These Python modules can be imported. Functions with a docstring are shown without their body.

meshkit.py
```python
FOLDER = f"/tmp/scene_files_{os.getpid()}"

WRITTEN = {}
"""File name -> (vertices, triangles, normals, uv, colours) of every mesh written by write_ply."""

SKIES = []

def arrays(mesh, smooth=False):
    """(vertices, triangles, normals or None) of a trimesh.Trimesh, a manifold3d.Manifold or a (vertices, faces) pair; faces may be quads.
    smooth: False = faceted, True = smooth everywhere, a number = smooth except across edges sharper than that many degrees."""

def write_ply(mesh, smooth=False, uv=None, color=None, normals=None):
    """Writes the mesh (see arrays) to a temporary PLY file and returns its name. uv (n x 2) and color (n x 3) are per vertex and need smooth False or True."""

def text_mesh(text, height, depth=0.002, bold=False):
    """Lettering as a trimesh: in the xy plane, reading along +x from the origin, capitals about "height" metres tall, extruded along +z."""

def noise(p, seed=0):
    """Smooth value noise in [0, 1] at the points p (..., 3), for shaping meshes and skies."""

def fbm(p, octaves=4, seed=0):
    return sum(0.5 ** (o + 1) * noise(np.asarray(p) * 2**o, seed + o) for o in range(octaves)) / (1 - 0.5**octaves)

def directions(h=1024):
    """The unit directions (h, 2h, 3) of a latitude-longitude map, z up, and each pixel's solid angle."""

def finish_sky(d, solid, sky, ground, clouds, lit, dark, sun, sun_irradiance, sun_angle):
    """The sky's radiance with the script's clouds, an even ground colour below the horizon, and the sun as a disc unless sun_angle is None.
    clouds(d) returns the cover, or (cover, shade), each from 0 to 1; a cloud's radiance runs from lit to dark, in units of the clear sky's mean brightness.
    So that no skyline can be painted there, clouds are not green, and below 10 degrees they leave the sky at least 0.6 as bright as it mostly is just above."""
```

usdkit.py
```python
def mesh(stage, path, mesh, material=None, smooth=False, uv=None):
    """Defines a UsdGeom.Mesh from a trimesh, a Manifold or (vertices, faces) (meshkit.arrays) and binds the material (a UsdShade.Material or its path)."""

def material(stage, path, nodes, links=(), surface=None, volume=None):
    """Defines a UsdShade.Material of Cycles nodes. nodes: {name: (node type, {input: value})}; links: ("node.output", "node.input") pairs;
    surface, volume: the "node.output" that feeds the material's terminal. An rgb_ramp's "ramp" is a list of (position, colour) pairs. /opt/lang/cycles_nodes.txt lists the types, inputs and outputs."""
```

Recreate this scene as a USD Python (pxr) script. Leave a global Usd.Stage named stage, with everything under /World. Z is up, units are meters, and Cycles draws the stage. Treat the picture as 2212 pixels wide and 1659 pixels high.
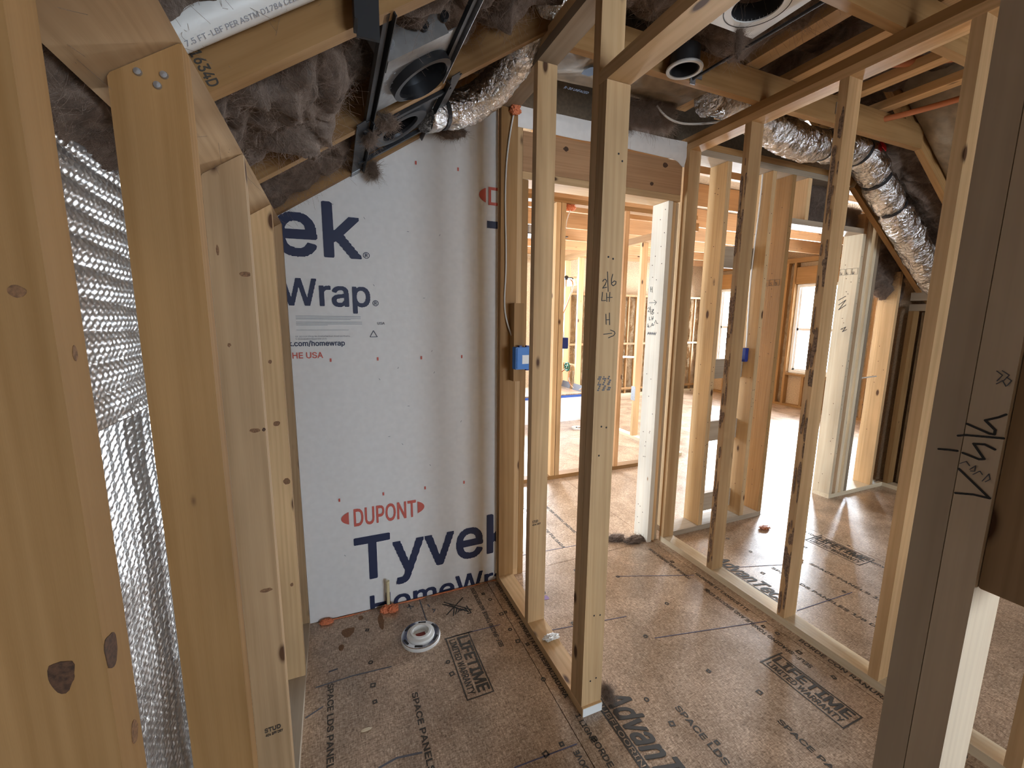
import math, random
import numpy as np, trimesh, shapely
from shapely import geometry as sg, affinity
import usdkit, meshkit
from meshkit import fbm, noise
from pxr import Usd, UsdGeom, UsdLux, UsdShade, Gf, Sdf, Vt

rng = np.random.default_rng(7)
stage = Usd.Stage.CreateInMemory()
UsdGeom.SetStageUpAxis(stage, UsdGeom.Tokens.z)
UsdGeom.SetStageMetersPerUnit(stage, 1.0)
UsdGeom.Xform.Define(stage, '/World'); UsdGeom.Scope.Define(stage, '/World/Looks')
UP, PI = np.array([0, 0, 1.0]), math.pi

# ------------------------------------------------------------------ camera, sky, window light
H = 1.53
yaw, pit, rol = np.radians([22.8, 8.93, 0.6])
f0 = np.array([math.sin(yaw), math.cos(yaw), 0]); r0 = np.array([math.cos(yaw), -math.sin(yaw), 0])
fw = f0*math.cos(pit) - UP*math.sin(pit); u1 = UP*math.cos(pit) + f0*math.sin(pit)
rt = r0*math.cos(rol) + u1*math.sin(rol); up = u1*math.cos(rol) - r0*math.sin(rol)
cam = UsdGeom.Camera.Define(stage, '/World/camera')
cam.AddTransformOp().Set(Gf.Matrix4d(*rt, 0, *up, 0, *(-fw), 0, 0, 0, H, 1))
cam.CreateHorizontalApertureAttr(36.0); cam.CreateVerticalApertureAttr(27.0)
cam.CreateFocalLengthAttr(915.5/2212*36); cam.CreateClippingRangeAttr(Gf.Vec2f(0.02, 200))
EXPOSURE = 0.0
cam.CreateExposureAttr(EXPOSURE)

dome = UsdLux.DomeLight.Define(stage, '/World/sky'); dome.CreateIntensityAttr(2.0); dome.CreateColorAttr(Gf.Vec3f(0.80, 0.90, 1.0))


def window_light(name, center, normal, w, h, intensity, color=(0.78, 0.89, 1.0)):
    l = UsdLux.RectLight.Define(stage, '/World/' + name)
    n = np.array(normal, float); x = np.cross(UP, -n); x /= np.linalg.norm(x); y = np.cross(-n, x)
    l.AddTransformOp().Set(Gf.Matrix4d(*x, 0, *y, 0, *(-n), 0, *center, 1))
    l.CreateWidthAttr(w); l.CreateHeightAttr(h); l.CreateIntensityAttr(intensity); l.CreateColorAttr(Gf.Vec3f(*color))


EAST, SOUTH, WEST = 135.0, 15.0, 48.0
window_light('daylight_east', (7.75, 4.62, 1.37), (-1, 0, 0), 0.95, 1.55, EAST)
window_light('daylight_east_near', (7.75, 3.36, 1.22), (-1, 0, 0), 0.95, 1.25, EAST)
window_light('daylight_east_far', (7.75, 6.25, 1.37), (-1, 0, 0), 0.95, 1.55, EAST)
window_light('daylight_south', (2.3, -3.75, 1.45), (0, 1, 0), 2.0, 1.5, SOUTH)
window_light('daylight_west', (-1.72, 2.88, 1.4), (1, 0, 0), 0.85, 1.2, WEST)
window_light('daylight_north', (2.7, 7.2, 1.6), (0, -1, 0), 1.0, 1.2, EAST)

# ------------------------------------------------------------------ naming and building helpers
_used = {}


def numbered(parent, name):
    k = (parent, name); n = _used.get(k, 0); _used[k] = n + 1
    return f'{parent}/{name}' + (f'_{n:03d}' if n else '')


def keys(p, label=None, cat=None, group=None, kind=None):
    for k, v in (('label', label), ('category', cat), ('group', group), ('kind', kind)):
        if v: p.SetCustomDataByKey(k, v)


def xf(name, label, cat, loc=(0, 0, 0), kind=None, group=None):
    x = UsdGeom.Xform.Define(stage, numbered('/World', name)); x.AddTranslateOp().Set(Gf.Vec3d(*map(float, loc)))
    keys(x.GetPrim(), label, cat, group, kind)
    return dict(path=str(x.GetPath()), loc=np.array(loc, float))


def put(parent, name, mesh, mat, label=None, smooth=False, kind=None):
    """One mesh in world coordinates as a child of a thing (dict), of a part (path string with loc) or of the world."""
    v, f = (mesh.vertices, mesh.faces) if isinstance(mesh, trimesh.Trimesh) else mesh
    m = usdkit.mesh(stage, numbered(parent['path'], name), (np.asarray(v) - parent['loc'], f), MAT[mat], smooth=smooth)
    keys(m.GetPrim(), label, None, None, kind)
    return dict(path=str(m.GetPath()), loc=parent['loc'])


def solo(name, label, cat, mesh, mat, smooth=False, group=None, kind=None):
    v, f = (mesh.vertices, mesh.faces) if isinstance(mesh, trimesh.Trimesh) else mesh
    v = np.asarray(v); base = np.array([*(v[:, :2].min(0) + v[:, :2].max(0))/2, v[:, 2].min()])
    m = usdkit.mesh(stage, numbered('/World', name), (v - base, f), MAT[mat], smooth=smooth)
    UsdGeom.Xformable(m).AddTranslateOp().Set(Gf.Vec3d(*map(float, base)))
    keys(m.GetPrim(), label, cat, group, kind)
    return dict(path=str(m.GetPath()), loc=base)


def cbox(l, w, t, c=0.0035):
    c = min(c, l/4, w/4, t/4); p = []
    for sx in (-1, 1):
        for sy in (-1, 1):
            for sz in (-1, 1):
                x, y, z = sx*l/2, sy*w/2, sz*t/2
                p += [(x - sx*c, y, z), (x, y - sy*c, z), (x, y, z - sz*c)]
    h = trimesh.Trimesh(p).convex_hull
    return h


_boxes = {}


def wood_mesh(parent, name, l, w, t, M, mat, label=None, c=0.0025, shape=None):
    """Lumber: the mesh lies along its own x so that the grain follows it; M places it."""
    key = (round(l, 4), round(w, 4), round(t, 4), c)
    mesh = shape if shape is not None else _boxes.setdefault(key, cbox(l, w, t, c))
    m = usdkit.mesh(stage, numbered(parent['path'], name), (mesh.vertices, mesh.faces), MAT[mat])
    M = np.array(M, float); M[:3, 3] -= parent['loc']
    UsdGeom.Xformable(m).AddTransformOp().Set(Gf.Matrix4d(*M.T.ravel()))
    keys(m.GetPrim(), label)
    return dict(path=str(m.GetPath()), loc=np.zeros(3))


def lum(parent, name, x0, x1, y0, y1, z0, z1, mat='pine', label=None, c=0.0025):
    d = np.array([x1 - x0, y1 - y0, z1 - z0]); o = np.argsort(-d, kind='stable')
    M = np.eye(4); M[:3, :3] = 0
    for i, ax in enumerate(o): M[ax, i] = 1
    if np.linalg.det(M[:3, :3]) < 0: M[:3, 2] *= -1
    M[:3, 3] = [(x0 + x1)/2, (y0 + y1)/2, (z0 + z1)/2]
    return wood_mesh(parent, name, *d[o], M, mat, label, c)


def beam(parent, name, a, b, w, t, side, mat='pine', label=None, off=(0, 0), c=0.0025):
    """Lumber from a to b; w is measured along side, t along b-a x side; off moves the centre along those."""
    a, b = np.array(a, float), np.array(b, float); d = b - a; l = np.linalg.norm(d); d /= l
    s = np.array(side, float); s -= d*(s @ d); s /= np.linalg.norm(s); n = np.cross(d, s)
    M = np.eye(4); M[:3, 0], M[:3, 1], M[:3, 2] = d, s, n; M[:3, 3] = (a + b)/2 + s*off[0] + n*off[1]
    return wood_mesh(parent, name, l, w, t, M, mat, label, c)


def box(x0, x1, y0, y1, z0, z1, c=0.0015):
    m = cbox(x1 - x0, y1 - y0, z1 - z0, c); m.apply_translation([(x0 + x1)/2, (y0 + y1)/2, (z0 + z1)/2]); return m


def cat_(ms): return trimesh.util.concatenate([trimesh.Trimesh(m.vertices, m.faces, process=False) for m in ms])


def spline(pts, n=24):
    from scipy.interpolate import CubicSpline
    p = np.array(pts, float); t = np.r_[0, np.cumsum(np.linalg.norm(np.diff(p, axis=0), axis=1))]
    if len(p) == 2: return p[0] + (p[1] - p[0])*np.linspace(0, 1, n)[:, None]
    return CubicSpline(t, p)(np.linspace(0, t[-1], n))


def tube(pts, r, seg=10, radial=None):
    """Sweeps a circle along the points; r a number or one per point; radial(i, angles) scales it."""
    p = np.array(pts, float); n = len(p); r = np.broadcast_to(np.asarray(r, float), n)
    t = np.gradient(p, axis=0); t /= np.linalg.norm(t, axis=1, keepdims=True)
    a = np.array([0, 0, 1.0]) if abs(t[0][2]) < .9 else np.array([1.0, 0, 0]); u = np.cross(t[0], a); u /= np.linalg.norm(u)
    ang = np.arange(seg)*2*PI/seg; V = []
    for i in range(n):
        u = u - t[i]*(u @ t[i]); u /= np.linalg.norm(u); w = np.cross(t[i], u)
        k = r[i]*(radial(i, ang) if radial else np.ones(seg))
        V.append(p[i] + k[:, None]*(np.cos(ang)[:, None]*u + np.sin(ang)[:, None]*w))
    V = np.vstack(V + [p[:1], p[-1:]]); F = []
    i, j = np.meshgrid(np.arange(n - 1), np.arange(seg), indexing='ij'); i, j = i.ravel(), j.ravel(); k = (j + 1) % seg
    a, b, c, d = i*seg + j, i*seg + k, (i + 1)*seg + k, (i + 1)*seg + j
    F = [np.c_[a, b, c], np.c_[a, c, d]]
    j = np.arange(seg); k = (j + 1) % seg
    F += [np.c_[k, j, np.full(seg, n*seg)], np.c_[(n - 1)*seg + j, (n - 1)*seg + k, np.full(seg, n*seg + 1)]]
    m = trimesh.Trimesh(V, np.vstack(F), process=False); return m


def lathe(prof, center, axis=(0, 0, 1), seg=48):
    """Closed profile [(radius, height), ...] turned about axis at center."""
    p = np.array(list(prof) + [prof[0]], float); a = np.array(axis, float); a /= np.linalg.norm(a)
    u = np.cross(a, [0.3, 0.5, 0.8]); u /= np.linalg.norm(u); w = np.cross(a, u); ang = np.arange(seg)*2*PI/seg
    V = np.array(center) + p[:, None, 0, None]*(np.cos(ang)[:, None]*u + np.sin(ang)[:, None]*w)[None] + p[:, 1][:, None, None]*a
    n = len(p); V = V.reshape(-1, 3)
    i, j = np.meshgrid(np.arange(n - 1), np.arange(seg), indexing='ij'); i, j = i.ravel(), j.ravel(); k = (j + 1) % seg
    q = [i*seg + j, i*seg + k, (i + 1)*seg + k, (i + 1)*seg + j]
    m = trimesh.Trimesh(V, np.vstack([np.c_[q[0], q[1], q[2]], np.c_[q[0], q[2], q[3]]]), process=True); m.fix_normals(); return m


def onto(mesh, o, u, v):
    """A mesh lying in xy onto the plane at o spanned by u and v."""
    u, v = np.array(u, float), np.array(v, float); n = np.cross(u, v); n /= np.linalg.norm(n)
    p = np.asarray(mesh.vertices)
    return trimesh.Trimesh(np.array(o) + p[:, :1]*u + p[:, 1:2]*v + p[:, 2:]*n, mesh.faces, process=False)


def extr(shape, d=0.0006):
    gs = [g for g in getattr(shape, 'geoms', [shape]) if not g.is_empty and g.area > 1e-9]
    return trimesh.util.concatenate([trimesh.creation.extrude_polygon(g, d, engine='earcut') for g in gs])


_txt = {}


def text(s, h, o, u, v, w=None, bold=True, shear=0.0, d=0.0006):
    key = (s, bold)
    if key not in _txt: _txt[key] = meshkit.text_mesh(s, 1.0, 1.0, bold)
    m = _txt[key].copy(); p = m.vertices; p[:, 0] -= p[:, 0].min()
    W = p[:, 0].max(); k = (w/W) if w else h
    p[:, 0] = p[:, 0]*k + p[:, 1]*h*shear; p[:, 1] *= h; p[:, 2] *= d
    return onto(trimesh.Trimesh(p, m.faces, process=False), o, u, v)


def strokes(lines, r, o, u, v, d=0.0006):
    sh = shapely.union_all([sg.LineString(l).buffer(r, quad_segs=3) for l in lines])
    return onto(extr(sh, d), o, u, v)


def puffy(o, u, v, depth, amp, nu, nv, seed, freq=(6, 6), edge=0.12, back=0.02, ragged=0.0):
    """A fibrous batt: a closed slab at o spanned by u and v whose face swells along u x v, with folds. freq: folds per metre along u and v."""
    u, v = np.array(u, float), np.array(v, float); n = np.cross(u, v); n /= np.linalg.norm(n)
    lu, lv = np.linalg.norm(u), np.linalg.norm(v)
    s, t = np.meshgrid(np.linspace(0, 1, nu), np.linspace(0, 1, nv), indexing='ij')
    q = np.stack([s*lu*freq[0], t*lv*freq[1], np.full_like(s, seed*3.7)], -1)
    w = fbm(q*0.6 + 11.3, 3, seed + 5)[..., None]*1.6
    a = fbm(q + w, 5, seed); rid = np.abs(2*fbm(q*0.8 + w*1.3 + 7.1, 4, seed + 9) - 1)*2.6
    e = np.minimum.reduce([s*lu, (1 - s)*lu, t*lv, (1 - t)*lv]); fall = np.clip(e/edge, 0, 1)**0.5
    h = fall*(depth + amp*((a - .5)*1.3 + rid*0.55 - .25))
    ss, tt = s.copy(), t.copy()
    if ragged:
        ss = ss + ragged/lu*(fbm(q*2.1 + 3, 3, seed + 21) - .5)*2*(np.abs(2*s - 1)**3); tt = tt + ragged/lv*(fbm(q*2.3 + 9, 3, seed + 22) - .5)*2*(np.abs(2*t - 1)**3)
    P = np.array(o) + ss[..., None]*u + tt[..., None]*v
    top = (P + h[..., None]*n).reshape(-1, 3); bot = (P - back*n).reshape(-1, 3)
    i, j = np.meshgrid(np.arange(nu - 1), np.arange(nv - 1), indexing='ij'); i, j = i.ravel(), j.ravel()
    A, B, C, D = i*nv + j, (i + 1)*nv + j, (i + 1)*nv + j + 1, i*nv + j + 1; N = nu*nv
    F = [np.c_[A, B, C], np.c_[A, C, D], np.c_[A, C, B] + N, np.c_[A, D, C] + N]
    ring = np.r_[np.arange(nu)*nv, (nu - 1)*nv + np.arange(1, nv), (np.arange(nu - 2, -1, -1))*nv + nv - 1, np.arange(nv - 2, 0, -1)]
    r2 = np.roll(ring, -1); F += [np.c_[ring, ring + N, r2 + N], np.c_[ring, r2 + N, r2]]
    return trimesh.Trimesh(np.vstack([top, bot]), np.vstack(F), process=False)


def wisp(c, size, seed, sub=3, amp=0.55):
    m = trimesh.creation.icosphere(subdivisions=sub, radius=1.0); p = np.array(m.vertices)
    k = 1 + amp*(fbm(p*2.2 + seed*5.1, 4, seed)*2 - 1) + 0.35*(fbm(p*6 + seed, 3, seed + 3)*2 - 1)
    return trimesh.Trimesh(np.array(c) + p*k[:, None]*np.array(size), m.faces, process=False)


# ------------------------------------------------------------------ materials
MAT = {}


def mk(name, nodes, links, surface='p.BSDF', volume=None):
    MAT[name] = usdkit.material(stage, '/World/Looks/' + name, nodes, links, surface=surface, volume=volume)


def plain(name, col, rough=0.6, metallic=0.0, spec=0.5, bump=0.0, bscale=200.0, var=0.0, **kw):
    nodes = {'p': ('principled_bsdf', dict(base_color=col, roughness=rough, metallic=metallic, specular_ior_level=spec, **kw))}; links = []
    if bump or var:
        nodes.update(tc=('texture_coordinate', {}), n=('noise_texture', dict(scale=bscale, detail=3.0))); links.append(('tc.object', 'n.vector'))
    if bump:
        nodes['b'] = ('bump', dict(strength=bump, distance=0.002)); links += [('n.fac', 'b.height'), ('b.normal', 'p.normal')]
    if var:
        c = np.array(col); nodes['r'] = ('rgb_ramp', {'ramp': [(0.3, tuple(c*(1 - var))), (0.7, tuple(np.minimum(c*(1 + var), 1)))]}); links += [('n.fac', 'r.fac'), ('r.color', 'p.base_color')]
    mk(name, nodes, links)


def wood(name, light, dark, knot=(0.10, 0.045, 0.02), kscale=(3.2, 8, 8), kth=0.07, stain=None, rough=0.62):
    n = dict(
        hu=('map_range', dict(from_min=0.0, from_max=1.0, to_min=0.49, to_max=0.51)),
        tc=('texture_coordinate', {}), oi=('object_info', {}), sc=('math', dict(math_type='multiply', value2=37.0)), cx=('combine_xyz', dict(y=0.0)),
        ad=('vector_math', dict(math_type='add')),
        m1=('mapping', dict(scale=(1.6, 60.0, 60.0))), g=('noise_texture', dict(scale=1.0, detail=6.0, roughness=0.68)),
        m2=('mapping', dict(scale=(0.22, 7.0, 7.0))), w=('noise_texture', dict(scale=1.0, detail=1.0, distortion=0.3)),
        sn=('math', dict(math_type='multiply', value2=85.0)), si=('math', dict(math_type='sine')), sh=('math', dict(math_type='multiply_add', value2=0.085, value3=0.0)),
        gm=('math', dict(math_type='multiply_add', value2=0.72, value3=0.14)), su=('math', dict(math_type='add')),
        r=('rgb_ramp', {'ramp': [(0.22, dark), (0.5, tuple((np.array(light)*.6 + np.array(dark)*.4))), (0.78, light)]}),
        m3=('mapping', dict(scale=(kscale[0], kscale[1], kscale[2]))), v=('voronoi_texture', dict(scale=1.0, randomness=1.0)),
        kn=('map_range', dict(from_min=kth, from_max=kth*1.9, to_min=1.0, to_max=0.0, clamp=True)), kp=('math', dict(math_type='power', value2=1.7)),
        mx=('mix_color', dict(b=knot)),
        bl=('noise_texture', dict(scale=1.0, detail=2.0)), m4=('mapping', dict(scale=(1.6, 6.0, 6.0))),
        br=('map_range', dict(from_min=0.3, from_max=0.7, to_min=0.84, to_max=1.14)), rv=('map_range', dict(from_min=0.0, from_max=1.0, to_min=0.84, to_max=1.14)), vm=('math', dict(math_type='multiply')),
        hs=('hsv', {}), b=('bump', dict(strength=0.25, distance=0.002)), p=('principled_bsdf', dict(roughness=rough, specular_ior_level=0.3)))
    L = [('oi.random', 'sc.value1'), ('sc.value', 'cx.x'), ('sc.value', 'cx.z'), ('tc.object', 'ad.vector1'), ('cx.vector', 'ad.vector2'),
         ('ad.vector', 'm1.vector'), ('m1.vector', 'g.vector'), ('ad.vector', 'm2.vector'), ('m2.vector', 'w.vector'), ('w.fac', 'sn.value1'), ('sn.value', 'si.value1'), ('si.value', 'sh.value1'),
         ('g.fac', 'gm.value1'), ('gm.value', 'su.value1'), ('sh.value', 'su.value2'), ('su.value', 'r.fac'),
         ('ad.vector', 'm3.vector'), ('m3.vector', 'v.vector'), ('v.distance', 'kn.value'), ('kn.result', 'kp.value1'), ('kp.value', 'mx.fac'), ('r.color', 'mx.a'),
         ('ad.vector', 'm4.vector'), ('m4.vector', 'bl.vector'), ('bl.fac', 'br.value'), ('oi.random', 'rv.value'), ('br.result', 'vm.value1'), ('rv.result', 'vm.value2'), ('vm.value', 'hs.value'),
         ('su.value', 'b.height'), ('b.normal', 'p.normal')]
    last = 'mx.result'
    if stain:
        col, lo, hi, sc = stain
        n.update(m5=('mapping', dict(scale=sc)), sn2=('noise_texture', dict(scale=1.0, detail=5.0, roughness=0.65)), sr=('map_range', dict(from_min=lo, from_max=hi, to_min=0.0, to_max=1.0, clamp=True)), sm=('mix_color', dict(b=col)))
        L += [('ad.vector', 'm5.vector'), ('m5.vector', 'sn2.vector'), ('sn2.fac', 'sr.value'), ('sr.result', 'sm.fac'), (last, 'sm.a')]; last = 'sm.result'
    L += [(last, 'hs.color'), ('hs.color', 'p.base_color')]
    mk(name, n, L)


wood('pine', (0.70, 0.475, 0.255), (0.52, 0.32, 0.15))
wood('pine_taupe', (0.75, 0.615, 0.455), (0.63, 0.50, 0.36), kth=0.02)
wood('primed', (0.86, 0.80, 0.69), (0.78, 0.70, 0.57), kth=0.04, knot=(0.45, 0.30, 0.18))
wood('pine_dim', (0.49, 0.325, 0.18), (0.34, 0.21, 0.105))
wood('pine_amber', (0.385, 0.218, 0.088), (0.27, 0.14, 0.046), kth=0.03)
wood('pine_white', (0.80, 0.70, 0.52), (0.66, 0.52, 0.34), kth=0.06)
wood('pine_grey', (0.42, 0.335, 0.245), (0.31, 0.24, 0.17), kth=0.02)
wood('beam_brown', (0.56, 0.33, 0.175), (0.40, 0.215, 0.105), kscale=(2.2, 5, 5), kth=0.09)
wood('joist_red', (0.55, 0.33, 0.165), (0.39, 0.21, 0.095))
plain('bark', (0.24, 0.155, 0.10), 0.9, bump=0.8, bscale=120, var=0.6)
plain('knot_dark', (0.085, 0.04, 0.02), 0.7, var=0.5, bscale=300)
plain('knot_brown', (0.22, 0.11, 0.05), 0.7, var=0.4, bscale=300)

# oriented strand board: short straw-like flakes in all directions, worn and stained in patches
mk('strand_board', dict(
    tc=('texture_coordinate', {}), n0=('noise_texture', dict(scale=3.4, detail=7.0, roughness=0.62, distortion=0.8)),
    ma=('mapping', dict(scale=(210, 55, 1), rotation=(0, 0, 0.35))), na=('noise_texture', dict(scale=1.0, detail=3.0, distortion=0.8)),
    mb=('mapping', dict(scale=(60, 220, 1), rotation=(0, 0, -0.5))), nb=('noise_texture', dict(scale=1.0, detail=3.0, distortion=0.8)),
    ad=('math', dict(math_type='add')), hf=('math', dict(math_type='multiply', value2=0.5)),
    r=('rgb_ramp', {'ramp': [(0.36, (0.16, 0.088, 0.044)), (0.46, (0.315, 0.192, 0.107)), (0.55, (0.42, 0.275, 0.165)), (0.66, (0.62, 0.45, 0.30))]}),
    br=('map_range', dict(from_min=0.3, from_max=0.7, to_min=0.84, to_max=1.46)), hs=('hsv', dict(saturation=0.84)),
    rr=('map_range', dict(from_min=0.3, from_max=0.7, to_min=0.24, to_max=0.38)),
    b=('bump', dict(strength=0.35, distance=0.0012)), p=('principled_bsdf', dict(specular_ior_level=0.55, coat_weight=0.45, coat_roughness=0.26))),
    [('tc.object', 'n0.vector'), ('tc.object', 'ma.vector'), ('ma.vector', 'na.vector'), ('tc.object', 'mb.vector'), ('mb.vector', 'nb.vector'), ('na.fac', 'ad.value1'), ('nb.fac', 'ad.value2'),
     ('ad.value', 'hf.value1'), ('hf.value', 'r.fac'), ('n0.fac', 'br.value'), ('br.result', 'hs.value'), ('r.color', 'hs.color'), ('hs.color', 'p.base_color'), ('n0.fac', 'rr.value'), ('rr.result', 'p.roughness'), ('hf.value', 'b.height'), ('b.normal', 'p.normal')])


def fibre(name, dark, mid, light, scale=9.0):
    mk(name, dict(tc=('texture_coordinate', {}), n=('noise_texture', dict(scale=scale, detail=8.0, roughness=0.72, distortion=1.4)), n2=('noise_texture', dict(scale=scale*9, detail=5.0, roughness=0.75, distortion=1.5)),
                  r=('rgb_ramp', {'ramp': [(0.32, dark), (0.5, mid), (0.70, light)]}), a=('math', dict(math_type='multiply_add', value2=0.55, value3=0.0)), s=('math', dict(math_type='add')),
                  b=('bump', dict(strength=1.0, distance=0.018)), p=('principled_bsdf', dict(roughness=1.0, specular_ior_level=0.05, sheen_weight=0.35, sheen_roughness=0.5, sheen_tint=(0.9, 0.78, 0.68)))),
       [('tc.object', 'n.vector'), ('tc.object', 'n2.vector'), ('n2.fac', 'a.value1'), ('n.fac', 'b.sample_center')] [:2] +
       [('n.fac', 'a.value3'), ('n2.fac', 'a.value1'), ('a.value', 's.value1'), ('a.value', 'b.height'), ('n.fac', 'r.fac'), ('r.color', 'p.base_color'), ('b.normal', 'p.normal')])


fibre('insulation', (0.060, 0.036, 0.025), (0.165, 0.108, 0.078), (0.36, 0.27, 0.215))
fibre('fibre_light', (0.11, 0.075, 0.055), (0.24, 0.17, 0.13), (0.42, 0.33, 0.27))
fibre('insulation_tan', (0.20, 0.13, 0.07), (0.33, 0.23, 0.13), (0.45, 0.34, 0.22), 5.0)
plain('kraft', (0.24, 0.185, 0.125), 0.75, bump=0.3, bscale=18.0, var=0.22)
plain('kraft_bright', (0.42, 0.29, 0.14), 0.75, bump=0.3, bscale=18.0, var=0.2)
plain('house_wrap', (0.80, 0.80, 0.80), 0.55, bump=0.25, bscale=34.0, var=0.03)
plain('ink_navy', (0.020, 0.030, 0.085), 0.5)
plain('ink_red', (0.62, 0.13, 0.10), 0.55)
plain('ink_grey', (0.33, 0.34, 0.38), 0.55)
plain('ink_black', (0.025, 0.023, 0.022), 0.6)
plain('ink_stamp', (0.060, 0.050, 0.040), 0.7)
plain('ink_pale', (0.13, 0.13, 0.15), 0.7)
plain('chalk_blue', (0.10, 0.10, 0.17), 0.8)
plain('kraft_blue', (0.05, 0.085, 0.16), 0.7)
plain('black_steel', (0.035, 0.037, 0.042), 0.38, metallic=0.65)
plain('black_gloss', (0.012, 0.012, 0.013), 0.18)
plain('black_plastic', (0.02, 0.02, 0.022), 0.5)
plain('galvanised', (0.42, 0.44, 0.47), 0.42, metallic=0.85, var=0.15, bscale=60)
plain('steel_plate', (0.30, 0.30, 0.30), 0.45, metallic=0.5, var=0.1, bscale=40)
plain('chrome', (0.75, 0.76, 0.78), 0.12, metallic=1.0)
plain('white_plastic', (0.80, 0.79, 0.76), 0.4)
plain('white_paint', (0.82, 0.83, 0.82), 0.45)
plain('grey_plastic', (0.50, 0.49, 0.47), 0.5)
plain('tub_white', (0.82, 0.85, 0.90), 0.22)
plain('blue_tape', (0.02, 0.09, 0.42), 0.55)
plain('blue_box', (0.008, 0.16, 0.55), 0.42)
plain('blue_dark', (0.01, 0.03, 0.22), 0.45)
plain('cable_white', (0.68, 0.66, 0.62), 0.45)
plain('orange_foam', (0.70, 0.22, 0.10), 0.85, bump=0.7, bscale=70, var=0.15)
plain('orange_pipe', (0.50, 0.17, 0.07), 0.45)
plain('copper', (0.72, 0.33, 0.19), 0.28, metallic=1.0)
plain('cream_pipe', (0.72, 0.62, 0.38), 0.4)
plain('purple_primer', (0.25, 0.13, 0.36), 0.6)
plain('green_valve', (0.02, 0.13, 0.085), 0.4)
plain('rust_red', (0.25, 0.035, 0.022), 0.6)
plain('red_tape', (0.60, 0.015, 0.02), 0.45)
plain('light_wood_chip', (0.68, 0.56, 0.40), 0.7)
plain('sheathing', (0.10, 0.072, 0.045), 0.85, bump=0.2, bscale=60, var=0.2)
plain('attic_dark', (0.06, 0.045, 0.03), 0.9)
plain('outside_wall', (0.5, 0.36, 0.22), 0.85, bump=0.2, bscale=60, var=0.2)
plain('vinyl_white', (0.86, 0.87, 0.88), 0.35)
mk('foil', dict(tc=('texture_coordinate', {}), n=('noise_texture', dict(scale=14.0, detail=6.0, roughness=0.6, distortion=1.2)), v=('voronoi_texture', dict(scale=38.0, feature='distance_to_edge')),
                a=('math', dict(math_type='multiply_add', value2=0.35)), b=('bump', dict(strength=1.0, distance=0.02)), p=('principled_bsdf', dict(base_color=(0.74, 0.73, 0.71), metallic=1.0, roughness=0.2))),
   [('tc.object', 'n.vector'), ('tc.object', 'v.vector'), ('v.distance', 'a.value1'), ('n.fac', 'a.value3'), ('a.value', 'b.height'), ('b.normal', 'p.normal')])
mk('foil_bubble', dict(tc=('texture_coordinate', {}), n=('noise_texture', dict(scale=60.0, detail=3.0, roughness=0.5)), b=('bump', dict(strength=0.35, distance=0.002)),
                       p=('principled_bsdf', dict(base_color=(0.50, 0.49, 0.48), metallic=0.88, roughness=0.30))), [('tc.object', 'n.vector'), ('n.fac', 'b.height'), ('b.normal', 'p.normal')])
mk('pane', dict(t=('transparent_bsdf', {}), g=('glossy_bsdf', dict(roughness=0.02, color=(1, 1, 1))), f=('fresnel', dict(IOR=1.45)), m=('mix_closure', {})),
   [('f.fac', 'm.fac'), ('t.BSDF', 'm.closure1'), ('g.BSDF', 'm.closure2')], surface='m.closure')

# ------------------------------------------------------------------ floor
SL, ZL0, XL0 = 0.66, 1.952, -0.19         # left roof slope: rafter underside height = ZL0 + SL*(x - XL0)


def zl(x): return ZL0 + SL*(x - XL0)


def zr(x): return 1.83 + SL*(4.72 - x)


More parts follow.
